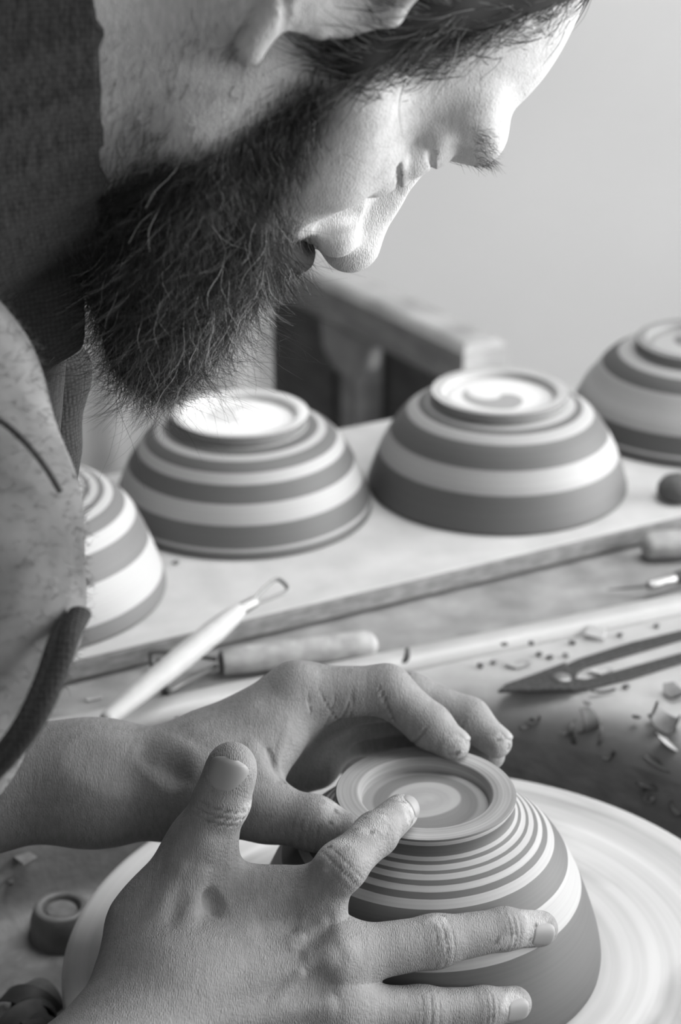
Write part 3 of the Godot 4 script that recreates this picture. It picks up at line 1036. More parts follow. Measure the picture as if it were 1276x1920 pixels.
	scrap("clay_chip", "pale flaked clay chip on the splash pan above the calipers", Vector3(0.1088, 0.0245, -0.2739), slab(PackedVector2Array([Vector2(-0.007, -0.001), Vector2(-0.001, -0.008), Vector2(0.007, -0.002), Vector2(0.003, 0.006)]), 0.0012, 0.0003), M.pan, Vector3(0.25, 0.2, 0.1))
	scrap("clay_chip", "shiny pale clay flake between the bead and the point of the calipers", Vector3(0.0614, 0.0232, -0.2396), slab(PackedVector2Array([Vector2(-0.008, -0.002), Vector2(0.006, -0.004), Vector2(0.008, 0.002), Vector2(-0.002, 0.004)]), 0.0008, 0.0002), M.clay_pale, Vector3(0.1, 0.3, 0.05))
	scrap("clay_chip", "pale flake standing in for a glint in the slot of the calipers", Vector3(0.1067, 0.0232, -0.2320), slab(PackedVector2Array([Vector2(-0.008, -0.002), Vector2(0.006, -0.004), Vector2(0.008, 0.002), Vector2(-0.002, 0.004)]), 0.0008, 0.0002), M.clay_pale, Vector3(0.1, 0.5, -0.05))  # pale chip put in as a glint of light between the arms
	scrap("clay_chip", "thin curved clay thread under the lower arm of the calipers", Vector3(0.1057, 0.0232, -0.2079), curl_mesh(0.0016, 0.014, 0.02, 0.3), M.clay_dark, Vector3(0, 1.7, 0))
	scrap("clay_chip", "ridged clay scrap on the splash pan at the right edge, below the calipers", Vector3(0.1438, 0.0245, -0.2049), curl_mesh(0.010, 0.014, 0.012, 0.3), M.clay_mid, Vector3(0.1, 0.3, 0.1))
	scrap("clay_chip", "small pale clay crumb at the left between the board and the far forearm", Vector3(-0.1721, 0.0232, -0.1994), slab(PackedVector2Array([Vector2(-0.005, -0.001), Vector2(0.005, -0.0018), Vector2(0.0045, 0.0012), Vector2(-0.004, 0.0018)]), 0.0008, 0.0002), M.clay_pale, Vector3(0, 0.4, 0))
	scrap("clay_lump", "dark clay lump on the board at the right edge of the frame", Vector3(0.1794, 0.0450, -0.4398), lathe(curved(PackedVector2Array([Vector2(0.0001, 0.010), Vector2(0.010, 0.007), Vector2(0.014, 0.0), Vector2(0.011, -0.0065), Vector2(0.0001, -0.0068)])), 20), M.clay_dark, Vector3(0, 0.3, 0))
	var c := "clay crumbs scattered on the splash pan"
	var cm := slab(PackedVector2Array([Vector2(-0.0022, -0.001), Vector2(0.0012, -0.0018), Vector2(0.0022, 0.0008), Vector2(-0.0008, 0.0018)]), 0.0014, 0.0003)
	var crumbs := [Vector3(0.0541, 0.0322, -0.2457), Vector3(0.0692, 0.0320, -0.2473), Vector3(0.0404, 0.0226, -0.2389), Vector3(0.0481, 0.0226, -0.2427), Vector3(0.0745, 0.0226, -0.2524), Vector3(0.0802, 0.0226, -0.2485), Vector3(0.0895, 0.0226, -0.2511), Vector3(0.0947, 0.0226, -0.2668), Vector3(0.1230, 0.0226, -0.2762), Vector3(0.1458, 0.0226, -0.2878), Vector3(0.1190, 0.0226, -0.2139), Vector3(0.1285, 0.0222, -0.1811), Vector3(0.0961, 0.0205, -0.1989), Vector3(-0.0317, 0.0226, -0.3101), Vector3(-0.1233, 0.0335, -0.1581), Vector3(-0.1369, 0.0385, -0.3408), Vector3(-0.1335, 0.0385, -0.3622), Vector3(0.1206, 0.0215, -0.1818)]
	for k in crumbs.size():
		scrap("clay_crumb", "tiny dark clay crumb, one of those scattered around the board and the splash pan", crumbs[k], cm, M.clay_dark if k % 3 else M.clay_mid, Vector3(0.1, k * 1.3, 0.1), c)

func mm(x: float, y: float, z: float) -> Vector3:
	return Vector3(x, y, z) * 0.001

func head_field() -> Field:
	var f := Field.new()
	f.cell = 0.0017
	# skull and face
	f.ell(mm(-14, 52, 0), mm(91, 78, 74), 0.02)
	f.ell(mm(40, 43, 0), mm(49, 47, 50), 0.03)
	f.ell(mm(36, -16, 0), mm(49, 68, 55), 0.03)
	f.cone(mm(63, -21, 37), mm(36, -8, 57), 0.0145, 0.012, 0.02, 0, true)
	f.cone(mm(6, -24, 55), mm(14, -62, 49), 0.013, 0.015, 0.018, 0, true)
	f.cone(mm(14, -62, 49), mm(78, -92, 14), 0.015, 0.017, 0.02, 0, true)
	f.ball(mm(84, -90, 0), 0.016, 0.02)
	f.ell(mm(72, -46, 0), mm(25, 32, 28), 0.02)
	# brow, nose
	f.cone(mm(91, 33, 5), mm(85, 36, 25), 0.0092, 0.0092, 0.010, 0, true)
	f.cone(mm(85, 36, 25), mm(66, 34, 46), 0.0092, 0.009, 0.012, 0, true)
	f.cone(mm(91, 15, 0), mm(101, -4, 0), 0.0080, 0.0072, 0.010)
	f.cone(mm(101, -4, 0), mm(112.5, -20, 0), 0.0075, 0.0098, 0.006)
	f.ball(mm(112.5, -23.5, 0), 0.0105, 0.005)
	f.ball(mm(100, -28, 13), 0.0086, 0.006, 0, true)
	f.cone(mm(88, -12, 5), mm(97, -25, 9), 0.009, 0.0078, 0.010, 0, true)
	f.cone(mm(104, -32, 0), mm(97, -40, 0), 0.0045, 0.0055, 0.008)
	# lips
	f.cone(mm(99, -53, 0), mm(90, -54, 19), 0.0055, 0.0040, 0.005, 0, true)
	f.cone(mm(97, -62, 0), mm(89, -60, 18), 0.0065, 0.0045, 0.005, 0, true)
	# ear
	var hel := [mm(4, -4, 72), mm(6, 12, 77), mm(-2, 25, 82), mm(-14, 31, 86), mm(-26, 26, 88), mm(-30, 10, 86), mm(-25, -8, 81), mm(-16, -22, 77)]
	for i in hel.size() - 1:
		f.cone(hel[i], hel[i + 1], 0.0036, 0.0036, 0.004, 0, true)
	f.ell(mm(-13, 2, 77), mm(17, 28, 5), 0.006, 0, true, 0, Basis(Vector3.UP, 0.25))
	f.cone(mm(-15, -24, 76), mm(-6, -38, 74.5), 0.0052, 0.0056, 0.005, 0, true)
	f.cone(mm(2, -4, 72), mm(0, -12, 73), 0.0042, 0.004, 0.004, 0, true)
	# neck
	f.cone(mm(-22, -30, 0), mm(-40, -170, 0), 0.057, 0.064, 0.03)
	f.cone(mm(10, -60, 0), mm(-2, -165, 0), 0.040, 0.046, 0.03)
	f.cone(mm(-20, -30, 60), mm(2, -160, 22), 0.012, 0.012, 0.02, 0, true)
	# sockets, eyeballs under lowered lids
	f.ell(mm(93, 11, 31), mm(17, 12, 15), 0.010, 0, true, 1)
	f.ball(mm(103, -5, 17), 0.006, 0.012, 0, true, 1)
	f.cone(mm(108, -36, 6.8), mm(103, -34, 8.5), 0.0036, 0.0030, 0.003, 0, true, 1)
	f.ridge(mm(97, -17, 15), mm(91.5, -33, 19), 0.0045, -0.0026, true)
	f.ell(mm(-8, 2, 84), mm(8, 13, 5), 0.004, 0, true, 1)
	f.ridge(mm(-2, -27, 80), mm(-20, -20, 82), 0.003, -0.0016, true)
	f.ridge(mm(95, -57.5, 0), mm(88, -57, 18), 0.0028, -0.0020, true)
	f.ridge(mm(95, -20, 17), mm(88, -36, 26), 0.009, -0.0022, true)
	# eyes under lowered lids
	f.ball(mm(73, 8, 30), 0.0126, 0.0035, 0, true, 5)
	f.cone(mm(82, 19, 18), mm(80, 18, 30), 0.0050, 0.0052, 0.006, 0, true, 5)
	f.cone(mm(80, 18, 30), mm(68, 18, 44), 0.0052, 0.0050, 0.006, 0, true, 5)
	f.cone(mm(80, -6, 17), mm(78, -6.5, 30), 0.0050, 0.0054, 0.008, 0, true, 5)
	f.cone(mm(78, -6.5, 30), mm(66, -6, 44), 0.0054, 0.0050, 0.008, 0, true, 5)
	f.cone(mm(84.2, 1.4, 22), mm(83.6, 0.6, 32), 0.0018, 0.0018, 0.003, 0, true, 5)
	f.cone(mm(83.6, 0.6, 32), mm(71, 1.4, 43.5), 0.0018, 0.0020, 0.003, 0, true, 5)
	f.ridge(mm(86, 12.0, 20), mm(85, 13.0, 32), 0.0024, -0.0022, true)
	f.ridge(mm(85, 13.0, 32), mm(74, 13, 44), 0.0024, -0.0022, true)
	f.ridge(mm(85.4, -1.2, 22), mm(84.6, -1.8, 33), 0.0018, -0.0016, true)
	f.ridge(mm(84.6, -1.8, 33), mm(71, -0.8, 45), 0.0018, -0.0016, true)
	return f

func near_hand() -> Field:
	var f := Field.new()
	f.cell = 0.0012
	f.groupk = 0.011
	var wrist := Vector3(-0.1115, 0.0417, 0.1102)
	var arm := Vector3(-0.2023, 0.0357, 0.2549)
	f.cone(arm, Vector3(-0.1583, 0.0353, 0.1840), 0.043, 0.036, 0.02)
	f.cone(Vector3(-0.1583, 0.0353, 0.1840), wrist, 0.036, 0.0285, 0.02)
	var imcp := Vector3(-0.0527, 0.0733, 0.0711)
	var mmcp := Vector3(-0.0402, 0.0580, 0.0855)
	var rmcp := Vector3(-0.0402, 0.0409, 0.0985)
	var pmcp := Vector3(-0.0464, 0.0198, 0.1045)
	var cmc := Vector3(-0.1150, 0.0673, 0.0770)
	var tmcp := Vector3(-0.0967, 0.0970, 0.0639)
	f.cone(wrist, Vector3(-0.1053, 0.0542, 0.1003), 0.0275, 0.026, 0.02)
	f.cone(Vector3(-0.1056, 0.0517, 0.0970), imcp, 0.0225, 0.0125, 0.018)
	f.cone(Vector3(-0.1022, 0.0469, 0.1013), mmcp, 0.0215, 0.0128, 0.018)
	f.cone(Vector3(-0.1011, 0.0389, 0.1048), rmcp, 0.0205, 0.0122, 0.018)
	f.cone(Vector3(-0.1033, 0.0309, 0.1084), pmcp, 0.0200, 0.0115, 0.018)
	f.cone(Vector3(-0.1128, 0.0596, 0.0859), cmc, 0.021, 0.0178, 0.016)
	f.cone(cmc, tmcp, 0.0175, 0.0128, 0.012)
	f.cone(Vector3(-0.1034, 0.0753, 0.0702), Vector3(-0.0689, 0.0736, 0.0677), 0.0135, 0.0105, 0.014)
	f.cone(Vector3(-0.0922, 0.0830, 0.0679), Vector3(-0.0645, 0.0776, 0.0649), 0.0075, 0.0075, 0.012)
	# thumb
	f.cone(tmcp, Vector3(-0.0869, 0.1205, 0.0634), 0.0124, 0.0112, 0.005, 1)
	f.cone(Vector3(-0.0869, 0.1205, 0.0634), Vector3(-0.0827, 0.1358, 0.0610), 0.0110, 0.0094, 0.005, 1)
	f.ball(Vector3(-0.0832, 0.1318, 0.0611), 0.0103, 0.004, 1)
	# index
	f.cone(imcp, Vector3(-0.0376, 0.0971, 0.0770), 0.0118, 0.0100, 0.006, 2)
	f.cone(Vector3(-0.0376, 0.0971, 0.0770), Vector3(-0.0232, 0.0989, 0.0554), 0.0098, 0.0090, 0.005, 2)
	f.cone(Vector3(-0.0232, 0.0989, 0.0554), Vector3(-0.0122, 0.0935, 0.0294), 0.0089, 0.0078, 0.004, 2)
	# middle
	f.cone(mmcp, Vector3(0.0019, 0.0553, 0.0703), 0.0122, 0.0108, 0.006, 3)
	f.cone(Vector3(0.0019, 0.0553, 0.0703), Vector3(0.0321, 0.0525, 0.0573), 0.0104, 0.0088, 0.005, 3)
	f.cone(Vector3(0.0321, 0.0525, 0.0573), Vector3(0.0483, 0.0474, 0.0497), 0.0087, 0.0078, 0.004, 3)
	# ring
	f.cone(rmcp, Vector3(-0.0044, 0.0314, 0.0863), 0.0116, 0.0102, 0.006, 4)
	f.cone(Vector3(-0.0044, 0.0314, 0.0863), Vector3(0.0225, 0.0267, 0.0775), 0.0098, 0.0085, 0.005, 4)
	f.cone(Vector3(0.0225, 0.0267, 0.0775), Vector3(0.0363, 0.0232, 0.0702), 0.0084, 0.0076, 0.004, 4)
	# little
	f.cone(pmcp, Vector3(-0.0154, 0.0132, 0.1031), 0.0102, 0.0088, 0.006, 5)
	f.cone(Vector3(-0.0154, 0.0132, 0.1031), Vector3(0.0047, 0.0119, 0.1015), 0.0086, 0.0076, 0.005, 5)
	f.cone(Vector3(0.0047, 0.0119, 0.1015), Vector3(0.0171, 0.0110, 0.0997), 0.0074, 0.0066, 0.004, 5)
	# knuckles, tendons, veins, hollows
	f.ridge(Vector3(-0.0464, 0.0872, 0.0792), Vector3(-0.0508, 0.0831, 0.0810), 0.010, 0.0020)
	f.ridge(Vector3(-0.0376, 0.0689, 0.0971), Vector3(-0.0397, 0.0664, 0.0982), 0.011, 0.0020)
	f.ridge(Vector3(-0.0967, 0.1061, 0.0752), Vector3(-0.1011, 0.1031, 0.0766), 0.012, 0.0022)
	f.ridge(Vector3(-0.1194, 0.0670, 0.1034), Vector3(-0.1044, 0.0950, 0.0801), 0.009, 0.0026)
	f.ridge(Vector3(-0.1065, 0.0651, 0.1152), Vector3(-0.0963, 0.0950, 0.0801), 0.007, 0.0020)
	f.ridge(Vector3(-0.1051, 0.0873, 0.0879), Vector3(-0.1070, 0.0713, 0.1059), 0.007, -0.0009)
	f.ridge(Vector3(-0.0827, 0.0677, 0.1009), Vector3(-0.0583, 0.0713, 0.0949), 0.0045, 0.0012)
	f.ridge(Vector3(-0.0583, 0.0713, 0.0949), Vector3(-0.0463, 0.0758, 0.0864), 0.0045, 0.0012)
	f.ridge(Vector3(-0.0742, 0.0644, 0.1089), Vector3(-0.0549, 0.0671, 0.1000), 0.005, -0.0010)
	f.ridge(Vector3(-0.0464, 0.0885, 0.0742), Vector3(-0.0562, 0.0710, 0.0907), 0.0035, 0.0008)
	f.ridge(Vector3(-0.0796, 0.0615, 0.1102), Vector3(-0.0805, 0.0541, 0.1178), 0.006, -0.0010)
	f.ridge(Vector3(-0.0857, 0.0790, 0.0872), Vector3(-0.0552, 0.0827, 0.0811), 0.007, 0.0018)
	f.ridge(Vector3(-0.0929, 0.0851, 0.0823), Vector3(-0.0875, 0.0778, 0.0877), 0.0068, -0.0024)
	f.ridge(Vector3(-0.1116, 0.0769, 0.0935), Vector3(-0.1144, 0.0679, 0.1030), 0.008, -0.0022)
	f.ridge(Vector3(-0.0993, 0.0617, 0.1210), Vector3(-0.0441, 0.0675, 0.0988), 0.007, 0.0018)
	f.ridge(Vector3(-0.0991, 0.0544, 0.1286), Vector3(-0.0441, 0.0515, 0.1102), 0.007, 0.0018)
	f.ridge(Vector3(-0.0682, 0.0740, 0.0894), Vector3(-0.0496, 0.0760, 0.0885), 0.012, -0.0016)
	f.ridge(Vector3(-0.0679, 0.0578, 0.1053), Vector3(-0.0474, 0.0570, 0.1034), 0.012, -0.0016)
	f.ridge(Vector3(-0.0825, 0.0452, 0.1250), Vector3(-0.0549, 0.0630, 0.1052), 0.004, 0.0016)
	f.ridge(Vector3(-0.0746, 0.0713, 0.0949), Vector3(-0.0550, 0.0728, 0.0932), 0.0036, 0.0014)
	f.ridge(Vector3(-0.1130, 0.0687, 0.1048), Vector3(-0.1112, 0.0678, 0.1052), 0.004, -0.0014)
	f.ridge(Vector3(-0.0908, 0.1387, 0.0718), Vector3(-0.0826, 0.1367, 0.0727), 0.0022, -0.0008)
	f.ridge(Vector3(-0.0826, 0.1367, 0.0727), Vector3(-0.0753, 0.1388, 0.0695), 0.0022, -0.0008)
	# folds over the thumb joint
	var tax := Vector3(-0.0827, 0.1358, 0.0610) - Vector3(-0.0869, 0.1205, 0.0634)
	var tn := Vector3(0, 0.35, 1)
	for k in [[0.06, 0.0005], [-0.14, 0.0006], [-0.35, 0.0005]]:
		f.crease(Vector3(-0.0869, 0.1205, 0.0634) + tax * k[0], tax, tn, 0.0011, 0.016, -k[1], 6.0)
	# folds over the finger joints
	for j in [[Vector3(0.0019, 0.0553, 0.0703), Vector3(0.0321, 0.0525, 0.0573) - Vector3(-0.0364, 0.0580, 0.0844), 0.0034, 3], [Vector3(0.0321, 0.0525, 0.0573), Vector3(0.0483, 0.0474, 0.0497) - Vector3(0.0019, 0.0553, 0.0703), 0.0022, 3], [Vector3(-0.0044, 0.0314, 0.0863), Vector3(0.0225, 0.0267, 0.0775) - Vector3(-0.0376, 0.0411, 0.0984), 0.0034, 3], [Vector3(0.0225, 0.0267, 0.0775), Vector3(0.0363, 0.0232, 0.0702) - Vector3(-0.0044, 0.0314, 0.0863), 0.0022, 3], [Vector3(-0.0232, 0.0989, 0.0554), Vector3(-0.0122, 0.0935, 0.0294) - Vector3(-0.0376, 0.0971, 0.0770), 0.0024, 3], [Vector3(-0.0384, 0.0952, 0.0756), Vector3(-0.0232, 0.0989, 0.0554) - imcp, 0.0032, 3]]:
		var ax: Vector3 = (j[1] as Vector3).normalized()
		for k in int(j[3]):
			f.crease(j[0] + ax * (j[2] * (k - (j[3] - 1) * 0.5)), ax, Vector3(0, 0.4, 1), 0.0010, 0.014, -0.00022 - 0.00014 * (k % 2), 4.0 - 4.0 * k)
	return f

func far_hand() -> Field:
	var f := Field.new()
	f.cell = 0.0012
	f.groupk = 0.009
	var wrist := Vector3(-0.1074, 0.0806, -0.0163)
	f.cone(Vector3(-0.2999, 0.0811, -0.0384), Vector3(-0.2083, 0.0780, -0.0217), 0.043, 0.0305, 0.02)
	f.cone(Vector3(-0.2083, 0.0780, -0.0217), Vector3(-0.1493, 0.0796, -0.0180), 0.0285, 0.0250, 0.02)
	f.cone(Vector3(-0.1493, 0.0796, -0.0180), wrist, 0.0250, 0.0225, 0.02)
	var imcp := Vector3(-0.0582, 0.1107, -0.0449)
	var mmcp := Vector3(-0.0475, 0.0974, -0.0609)
	var rmcp := Vector3(-0.0462, 0.0812, -0.0734)
	var pmcp := Vector3(-0.0504, 0.0654, -0.0795)
	var cmc := Vector3(-0.0944, 0.0840, -0.0025)
	var tmcp := Vector3(-0.0719, 0.0813, 0.0085)
	f.cone(wrist, imcp, 0.0215, 0.0138, 0.016)
	f.cone(Vector3(-0.0966, 0.0837, -0.0340), mmcp, 0.020, 0.0135, 0.016)
	f.cone(Vector3(-0.0972, 0.0763, -0.0417), rmcp, 0.018, 0.0125, 0.016)
	f.cone(Vector3(-0.0975, 0.0692, -0.0440), pmcp, 0.018, 0.0120, 0.016)
	f.cone(Vector3(-0.0877, 0.0666, -0.0484), Vector3(-0.0503, 0.0610, -0.0667), 0.0165, 0.0125, 0.012)
	f.cone(Vector3(-0.1051, 0.0823, -0.0126), cmc, 0.0205, 0.0170, 0.016)
	f.cone(cmc, tmcp, 0.0170, 0.0125, 0.012)
	f.cone(Vector3(-0.0880, 0.0888, -0.0111), Vector3(-0.0668, 0.1016, -0.0321), 0.0140, 0.0115, 0.014)
	f.cone(Vector3(-0.0781, 0.0858, -0.0022), Vector3(-0.0666, 0.0967, -0.0212), 0.0090, 0.0075, 0.012)
	# thumb
	f.cone(tmcp, Vector3(-0.0498, 0.0799, 0.0168), 0.0122, 0.0118, 0.005, 1)
	f.cone(Vector3(-0.0498, 0.0799, 0.0168), Vector3(-0.0357, 0.0782, 0.0219), 0.0116, 0.0090, 0.005, 1)
	# index
	f.cone(imcp, Vector3(-0.0168, 0.1123, -0.0466), 0.0132, 0.0110, 0.006, 2)
	f.cone(Vector3(-0.0168, 0.1123, -0.0466), Vector3(0.0033, 0.0977, -0.0380), 0.0110, 0.0101, 0.005, 2)
	f.cone(Vector3(0.0033, 0.0977, -0.0380), Vector3(0.0137, 0.0911, -0.0329), 0.0100, 0.0078, 0.004, 2)
	# middle
	f.cone(mmcp, Vector3(-0.0054, 0.1002, -0.0621), 0.0125, 0.0106, 0.006, 3)
	f.cone(Vector3(-0.0054, 0.1002, -0.0621), Vector3(0.0220, 0.0925, -0.0543), 0.0106, 0.0098, 0.005, 3)
	f.cone(Vector3(0.0220, 0.0925, -0.0543), Vector3(0.0347, 0.0844, -0.0464), 0.0097, 0.0074, 0.004, 3)
	# ring
	f.cone(rmcp, Vector3(-0.0041, 0.0821, -0.0781), 0.0118, 0.0100, 0.006, 4)
	f.cone(Vector3(-0.0041, 0.0821, -0.0781), Vector3(0.0219, 0.0781, -0.0655), 0.0100, 0.0090, 0.005, 4)
	f.cone(Vector3(0.0219, 0.0781, -0.0655), Vector3(0.0324, 0.0739, -0.0527), 0.0088, 0.0072, 0.004, 4)
	# little
	f.cone(pmcp, Vector3(-0.0219, 0.0677, -0.0827), 0.0106, 0.0090, 0.006, 5)
	f.cone(Vector3(-0.0219, 0.0677, -0.0827), Vector3(-0.0025, 0.0693, -0.0768), 0.0088, 0.0078, 0.005, 5)
	f.cone(Vector3(-0.0025, 0.0693, -0.0768), Vector3(0.0102, 0.0689, -0.0723), 0.0077, 0.0066, 0.004, 5)
	# tendons and hollows of the wrist and thumb web
	f.ridge(Vector3(-0.1183, 0.1058, -0.0055), Vector3(-0.0892, 0.0975, 0.0090), 0.010, 0.0022)
	f.ridge(Vector3(-0.1018, 0.1078, -0.0173), Vector3(-0.0786, 0.1132, -0.0263), 0.009, 0.0012)
	f.ridge(Vector3(-0.0780, 0.1048, -0.0073), Vector3(-0.0706, 0.0959, 0.0054), 0.006, 0.0010)
	f.ridge(Vector3(-0.0709, 0.1016, -0.0081), Vector3(-0.0640, 0.0927, 0.0046), 0.0030, -0.0010)
	f.ridge(Vector3(-0.1200, 0.1057, -0.0033), Vector3(-0.1097, 0.0981, 0.0022), 0.012, -0.0034)
	f.ridge(Vector3(-0.1487, 0.1035, -0.0002), Vector3(-0.1298, 0.0959, 0.0032), 0.014, -0.0014)
	f.ridge(Vector3(-0.0570, 0.1259, -0.0384), Vector3(-0.0606, 0.1225, -0.0370), 0.012, 0.0016)
	f.ridge(Vector3(-0.0626, 0.1093, -0.0235), Vector3(-0.0670, 0.0939, -0.0003), 0.0035, 0.0010)
	var ax := Vector3(-0.0168, 0.1123, -0.0466) - Vector3(-0.0582, 0.1107, -0.0449)
	for k in [[0.024, 0.0010], [0.40, 0.0004], [0.45, 0.0006], [0.61, 0.0004], [0.68, 0.0005], [0.86, 0.0005]]:
		var c := Vector3(-0.0168, 0.1123, -0.0466).lerp(Vector3(-0.0582, 0.1107, -0.0449), k[0])
		f.crease(c, ax + Vector3(0, 0.02 * sin(k[0] * 40.0), 0), Vector3(0, -0.55, 1), 0.0010, 0.0165, -k[1] * 0.8, 2.2 * sin(k[0] * 25.0))
	f.crease(Vector3(0.0025, 0.0982, -0.0382), Vector3(0.0137, 0.0911, -0.0329) - Vector3(-0.0168, 0.1123, -0.0466), Vector3(-0.3, -0.6, 0.8), 0.0011, 0.014, -0.0009, 0.0)
	f.crease(Vector3(0.0215, 0.0927, -0.0544), Vector3(0.0347, 0.0844, -0.0464) - Vector3(-0.0054, 0.1002, -0.0621), Vector3(-0.3, -0.6, 0.8), 0.0011, 0.013, -0.0008, 0.0)
	ax = Vector3(-0.0357, 0.0782, 0.0219) - tmcp
	for k in 4:
		f.crease(Vector3(-0.0498, 0.0799, 0.0168) + ax.normalized() * (0.0034 * (k - 1.5)), ax, Vector3(0.1, -0.25, 1), 0.0011, 0.0155, -0.0004 - 0.00015 * (k % 2), 5.0 - 2.5 * k)
	return f

func trunk_field() -> Field:
	var f := Field.new()
	f.cell = 0.009
	var base := HEAD_AT + head_turn * mm(-30, -120, 0)
	var chest := Vector3(-0.345, 0.26, 0.0)
	f.cone(base, Vector3(-0.30, 0.37, 0.01), 0.060, 0.075, 0.04)
	f.ell(chest, Vector3(0.115, 0.17, 0.165), 0.05)
	f.ell(Vector3(-0.42, 0.19, 0.0), Vector3(0.115, 0.13, 0.145), 0.04)
	f.cone(Vector3(-0.31, 0.37, 0.0), Vector3(-0.30, 0.34, 0.155), 0.06, 0.055, 0.05)
	f.cone(Vector3(-0.31, 0.37, 0.0), Vector3(-0.31, 0.34, -0.16), 0.06, 0.055, 0.05)
	f.cone(Vector3(-0.30, 0.34, 0.16), Vector3(-0.2023, 0.0357, 0.2549), 0.050, 0.042, 0.03)
	f.cone(Vector3(-0.31, 0.34, -0.16), Vector3(-0.2999, 0.0811, -0.0384), 0.048, 0.041, 0.03)
	return f

func sweater_field() -> Field:
	var f := Field.new()
	f.cell = 0.003
	var ax := head_turn * mm(-0.16, -1.0, 0).normalized()
	var top := HEAD_AT + head_turn * mm(-22, -62, 0)
	var low := HEAD_AT + head_turn * mm(-44, -190, 0)
	f.cone(top, low, 0.0645, 0.074, 0.02)
	f.cone(HEAD_AT + head_turn * mm(12, -70, 0), HEAD_AT + head_turn * mm(0, -180, 0), 0.0455, 0.058, 0.02)
	f.ell(Vector3(-0.1571, 0.3228, 0.0168), Vector3(0.0262, 0.0255, 0.028), 0.014)
	f.ell(Vector3(-0.1821, 0.3312, 0.0043), Vector3(0.045, 0.036, 0.05), 0.02)
	f.cone(Vector3(-0.1855, 0.3173, -0.0114), Vector3(-0.2041, 0.2340, -0.0074), 0.038, 0.046, 0.03)
	f.ell(Vector3(-0.345, 0.26, 0.0), Vector3(0.122, 0.165, 0.165), 0.04)
	f.cut(HEAD_AT + head_turn * mm(0, -95, 40), head_turn * Vector3(0.388, 0.92, 0.0))
	for k in 22:
		var a := TAU * k / 22
		var o := head_turn * Vector3(cos(a) * 0.069 + 0.002, 0, sin(a) * 0.069)
		f.ridge(top + o, low + o * 1.12, 0.0085, 0.0026)
	return f

func jacket_field() -> Field:
	var f := Field.new()
	f.cell = 0.004
	f.cone(Vector3(-0.2122, 0.3601, 0.1337), Vector3(-0.1901, 0.3201, 0.1349), 0.046, 0.0490, 0.008)
	f.cone(Vector3(-0.1901, 0.3201, 0.1349), Vector3(-0.1786, 0.2828, 0.1459), 0.0490, 0.0495, 0.008)
	f.cone(Vector3(-0.1786, 0.2828, 0.1459), Vector3(-0.1784, 0.2552, 0.1526), 0.0495, 0.0495, 0.008)
	f.cone(Vector3(-0.1784, 0.2552, 0.1526), Vector3(-0.1942, 0.2204, 0.1625), 0.0495, 0.0465, 0.008)
	f.cone(Vector3(-0.1942, 0.2204, 0.1625), Vector3(-0.2214, 0.1929, 0.1746), 0.0465, 0.0440, 0.008)
	f.ridge(Vector3(-0.1463, 0.3324, 0.1787), Vector3(-0.1360, 0.3221, 0.1832), 0.010, -0.0016)
	f.ridge(Vector3(-0.1429, 0.3000, 0.1930), Vector3(-0.1321, 0.2831, 0.1895), 0.030, 0.0020)
	f.ridge(Vector3(-0.1515, 0.3190, 0.1846), Vector3(-0.1377, 0.3064, 0.1902), 0.022, -0.0022)
	return f

func far_sleeve() -> Field:
	var f := Field.new()
	f.cell = 0.005
	f.cone(Vector3(-0.1861, 0.3040, -0.0383), Vector3(-0.1631, 0.2648, -0.0538), 0.018, 0.0120, 0.02)
	f.cone(Vector3(-0.1631, 0.2648, -0.0538), Vector3(-0.1673, 0.2291, -0.0490), 0.0120, 0.0100, 0.02)
	f.cone(Vector3(-0.1673, 0.2291, -0.0490), Vector3(-0.1863, 0.1601, -0.0404), 0.0100, 0.030, 0.02)
	f.cone(Vector3(-0.2049, 0.2861, -0.0632), Vector3(-0.2296, 0.1107, -0.0459), 0.040, 0.046, 0.03)
	f.cone(Vector3(-0.2296, 0.1107, -0.0459), Vector3(-0.2213, 0.0817, -0.0277), 0.044, 0.042, 0.03)
	return f

func beard_field() -> Field:
	var f := Field.new()
	f.cell = 0.003
	f.cone(mm(20, -66, 48), mm(66, -92, 24), 0.014, 0.022, 0.015, 0, true)
	f.cone(mm(66, -92, 16), mm(98, -96, 0), 0.024, 0.020, 0.015, 0, true)
	f.cone(mm(60, -60, 42), mm(88, -72, 18), 0.012, 0.016, 0.015, 0, true)
	f.cone(mm(94, -88, 0), mm(109, -106, 0), 0.019, 0.0155, 0.015)
	f.cone(mm(76, -106, 0), mm(110, -117, 0), 0.016, 0.011, 0.015)
	f.cone(mm(109, -106, 0), mm(123, -115, 0), 0.0145, 0.0045, 0.015)
	f.cone(mm(103, -45, 3), mm(90, -56, 23), 0.0085, 0.0085, 0.008, 0, true)
	f.cone(mm(96, -66, 0), mm(98, -82, 0), 0.012, 0.016, 0.012)
	f.cone(mm(22, -30, 57), mm(22, -66, 53), 0.0040, 0.010, 0.012, 0, true)
	f.ridge(mm(110, -100, 0), mm(120, -106, 0), 0.02, 0.0)
	return f

func hair_field() -> Field:
	var f := Field.new()
	f.cell = 0.004
	f.ell(mm(-15, 54, 0), mm(94, 82, 77.5), 0.02)
	f.ell(mm(38, 46, 0), mm(51.5, 49.5, 53), 0.02)
	f.cone(mm(4, 34, 67), mm(15, -2, 65), 0.012, 0.0075, 0.02, 0, true)
	f.cone(mm(15, -2, 67), mm(22, -18, 61), 0.0075, 0.005, 0.01, 0, true)
	f.cut(mm(29, 0, 60), Vector3(0.92, -0.12, 0.39), true)
	f.cut(mm(-20, -24, 60), Vector3(0.35, -1.0, 0.0), true)
	return f

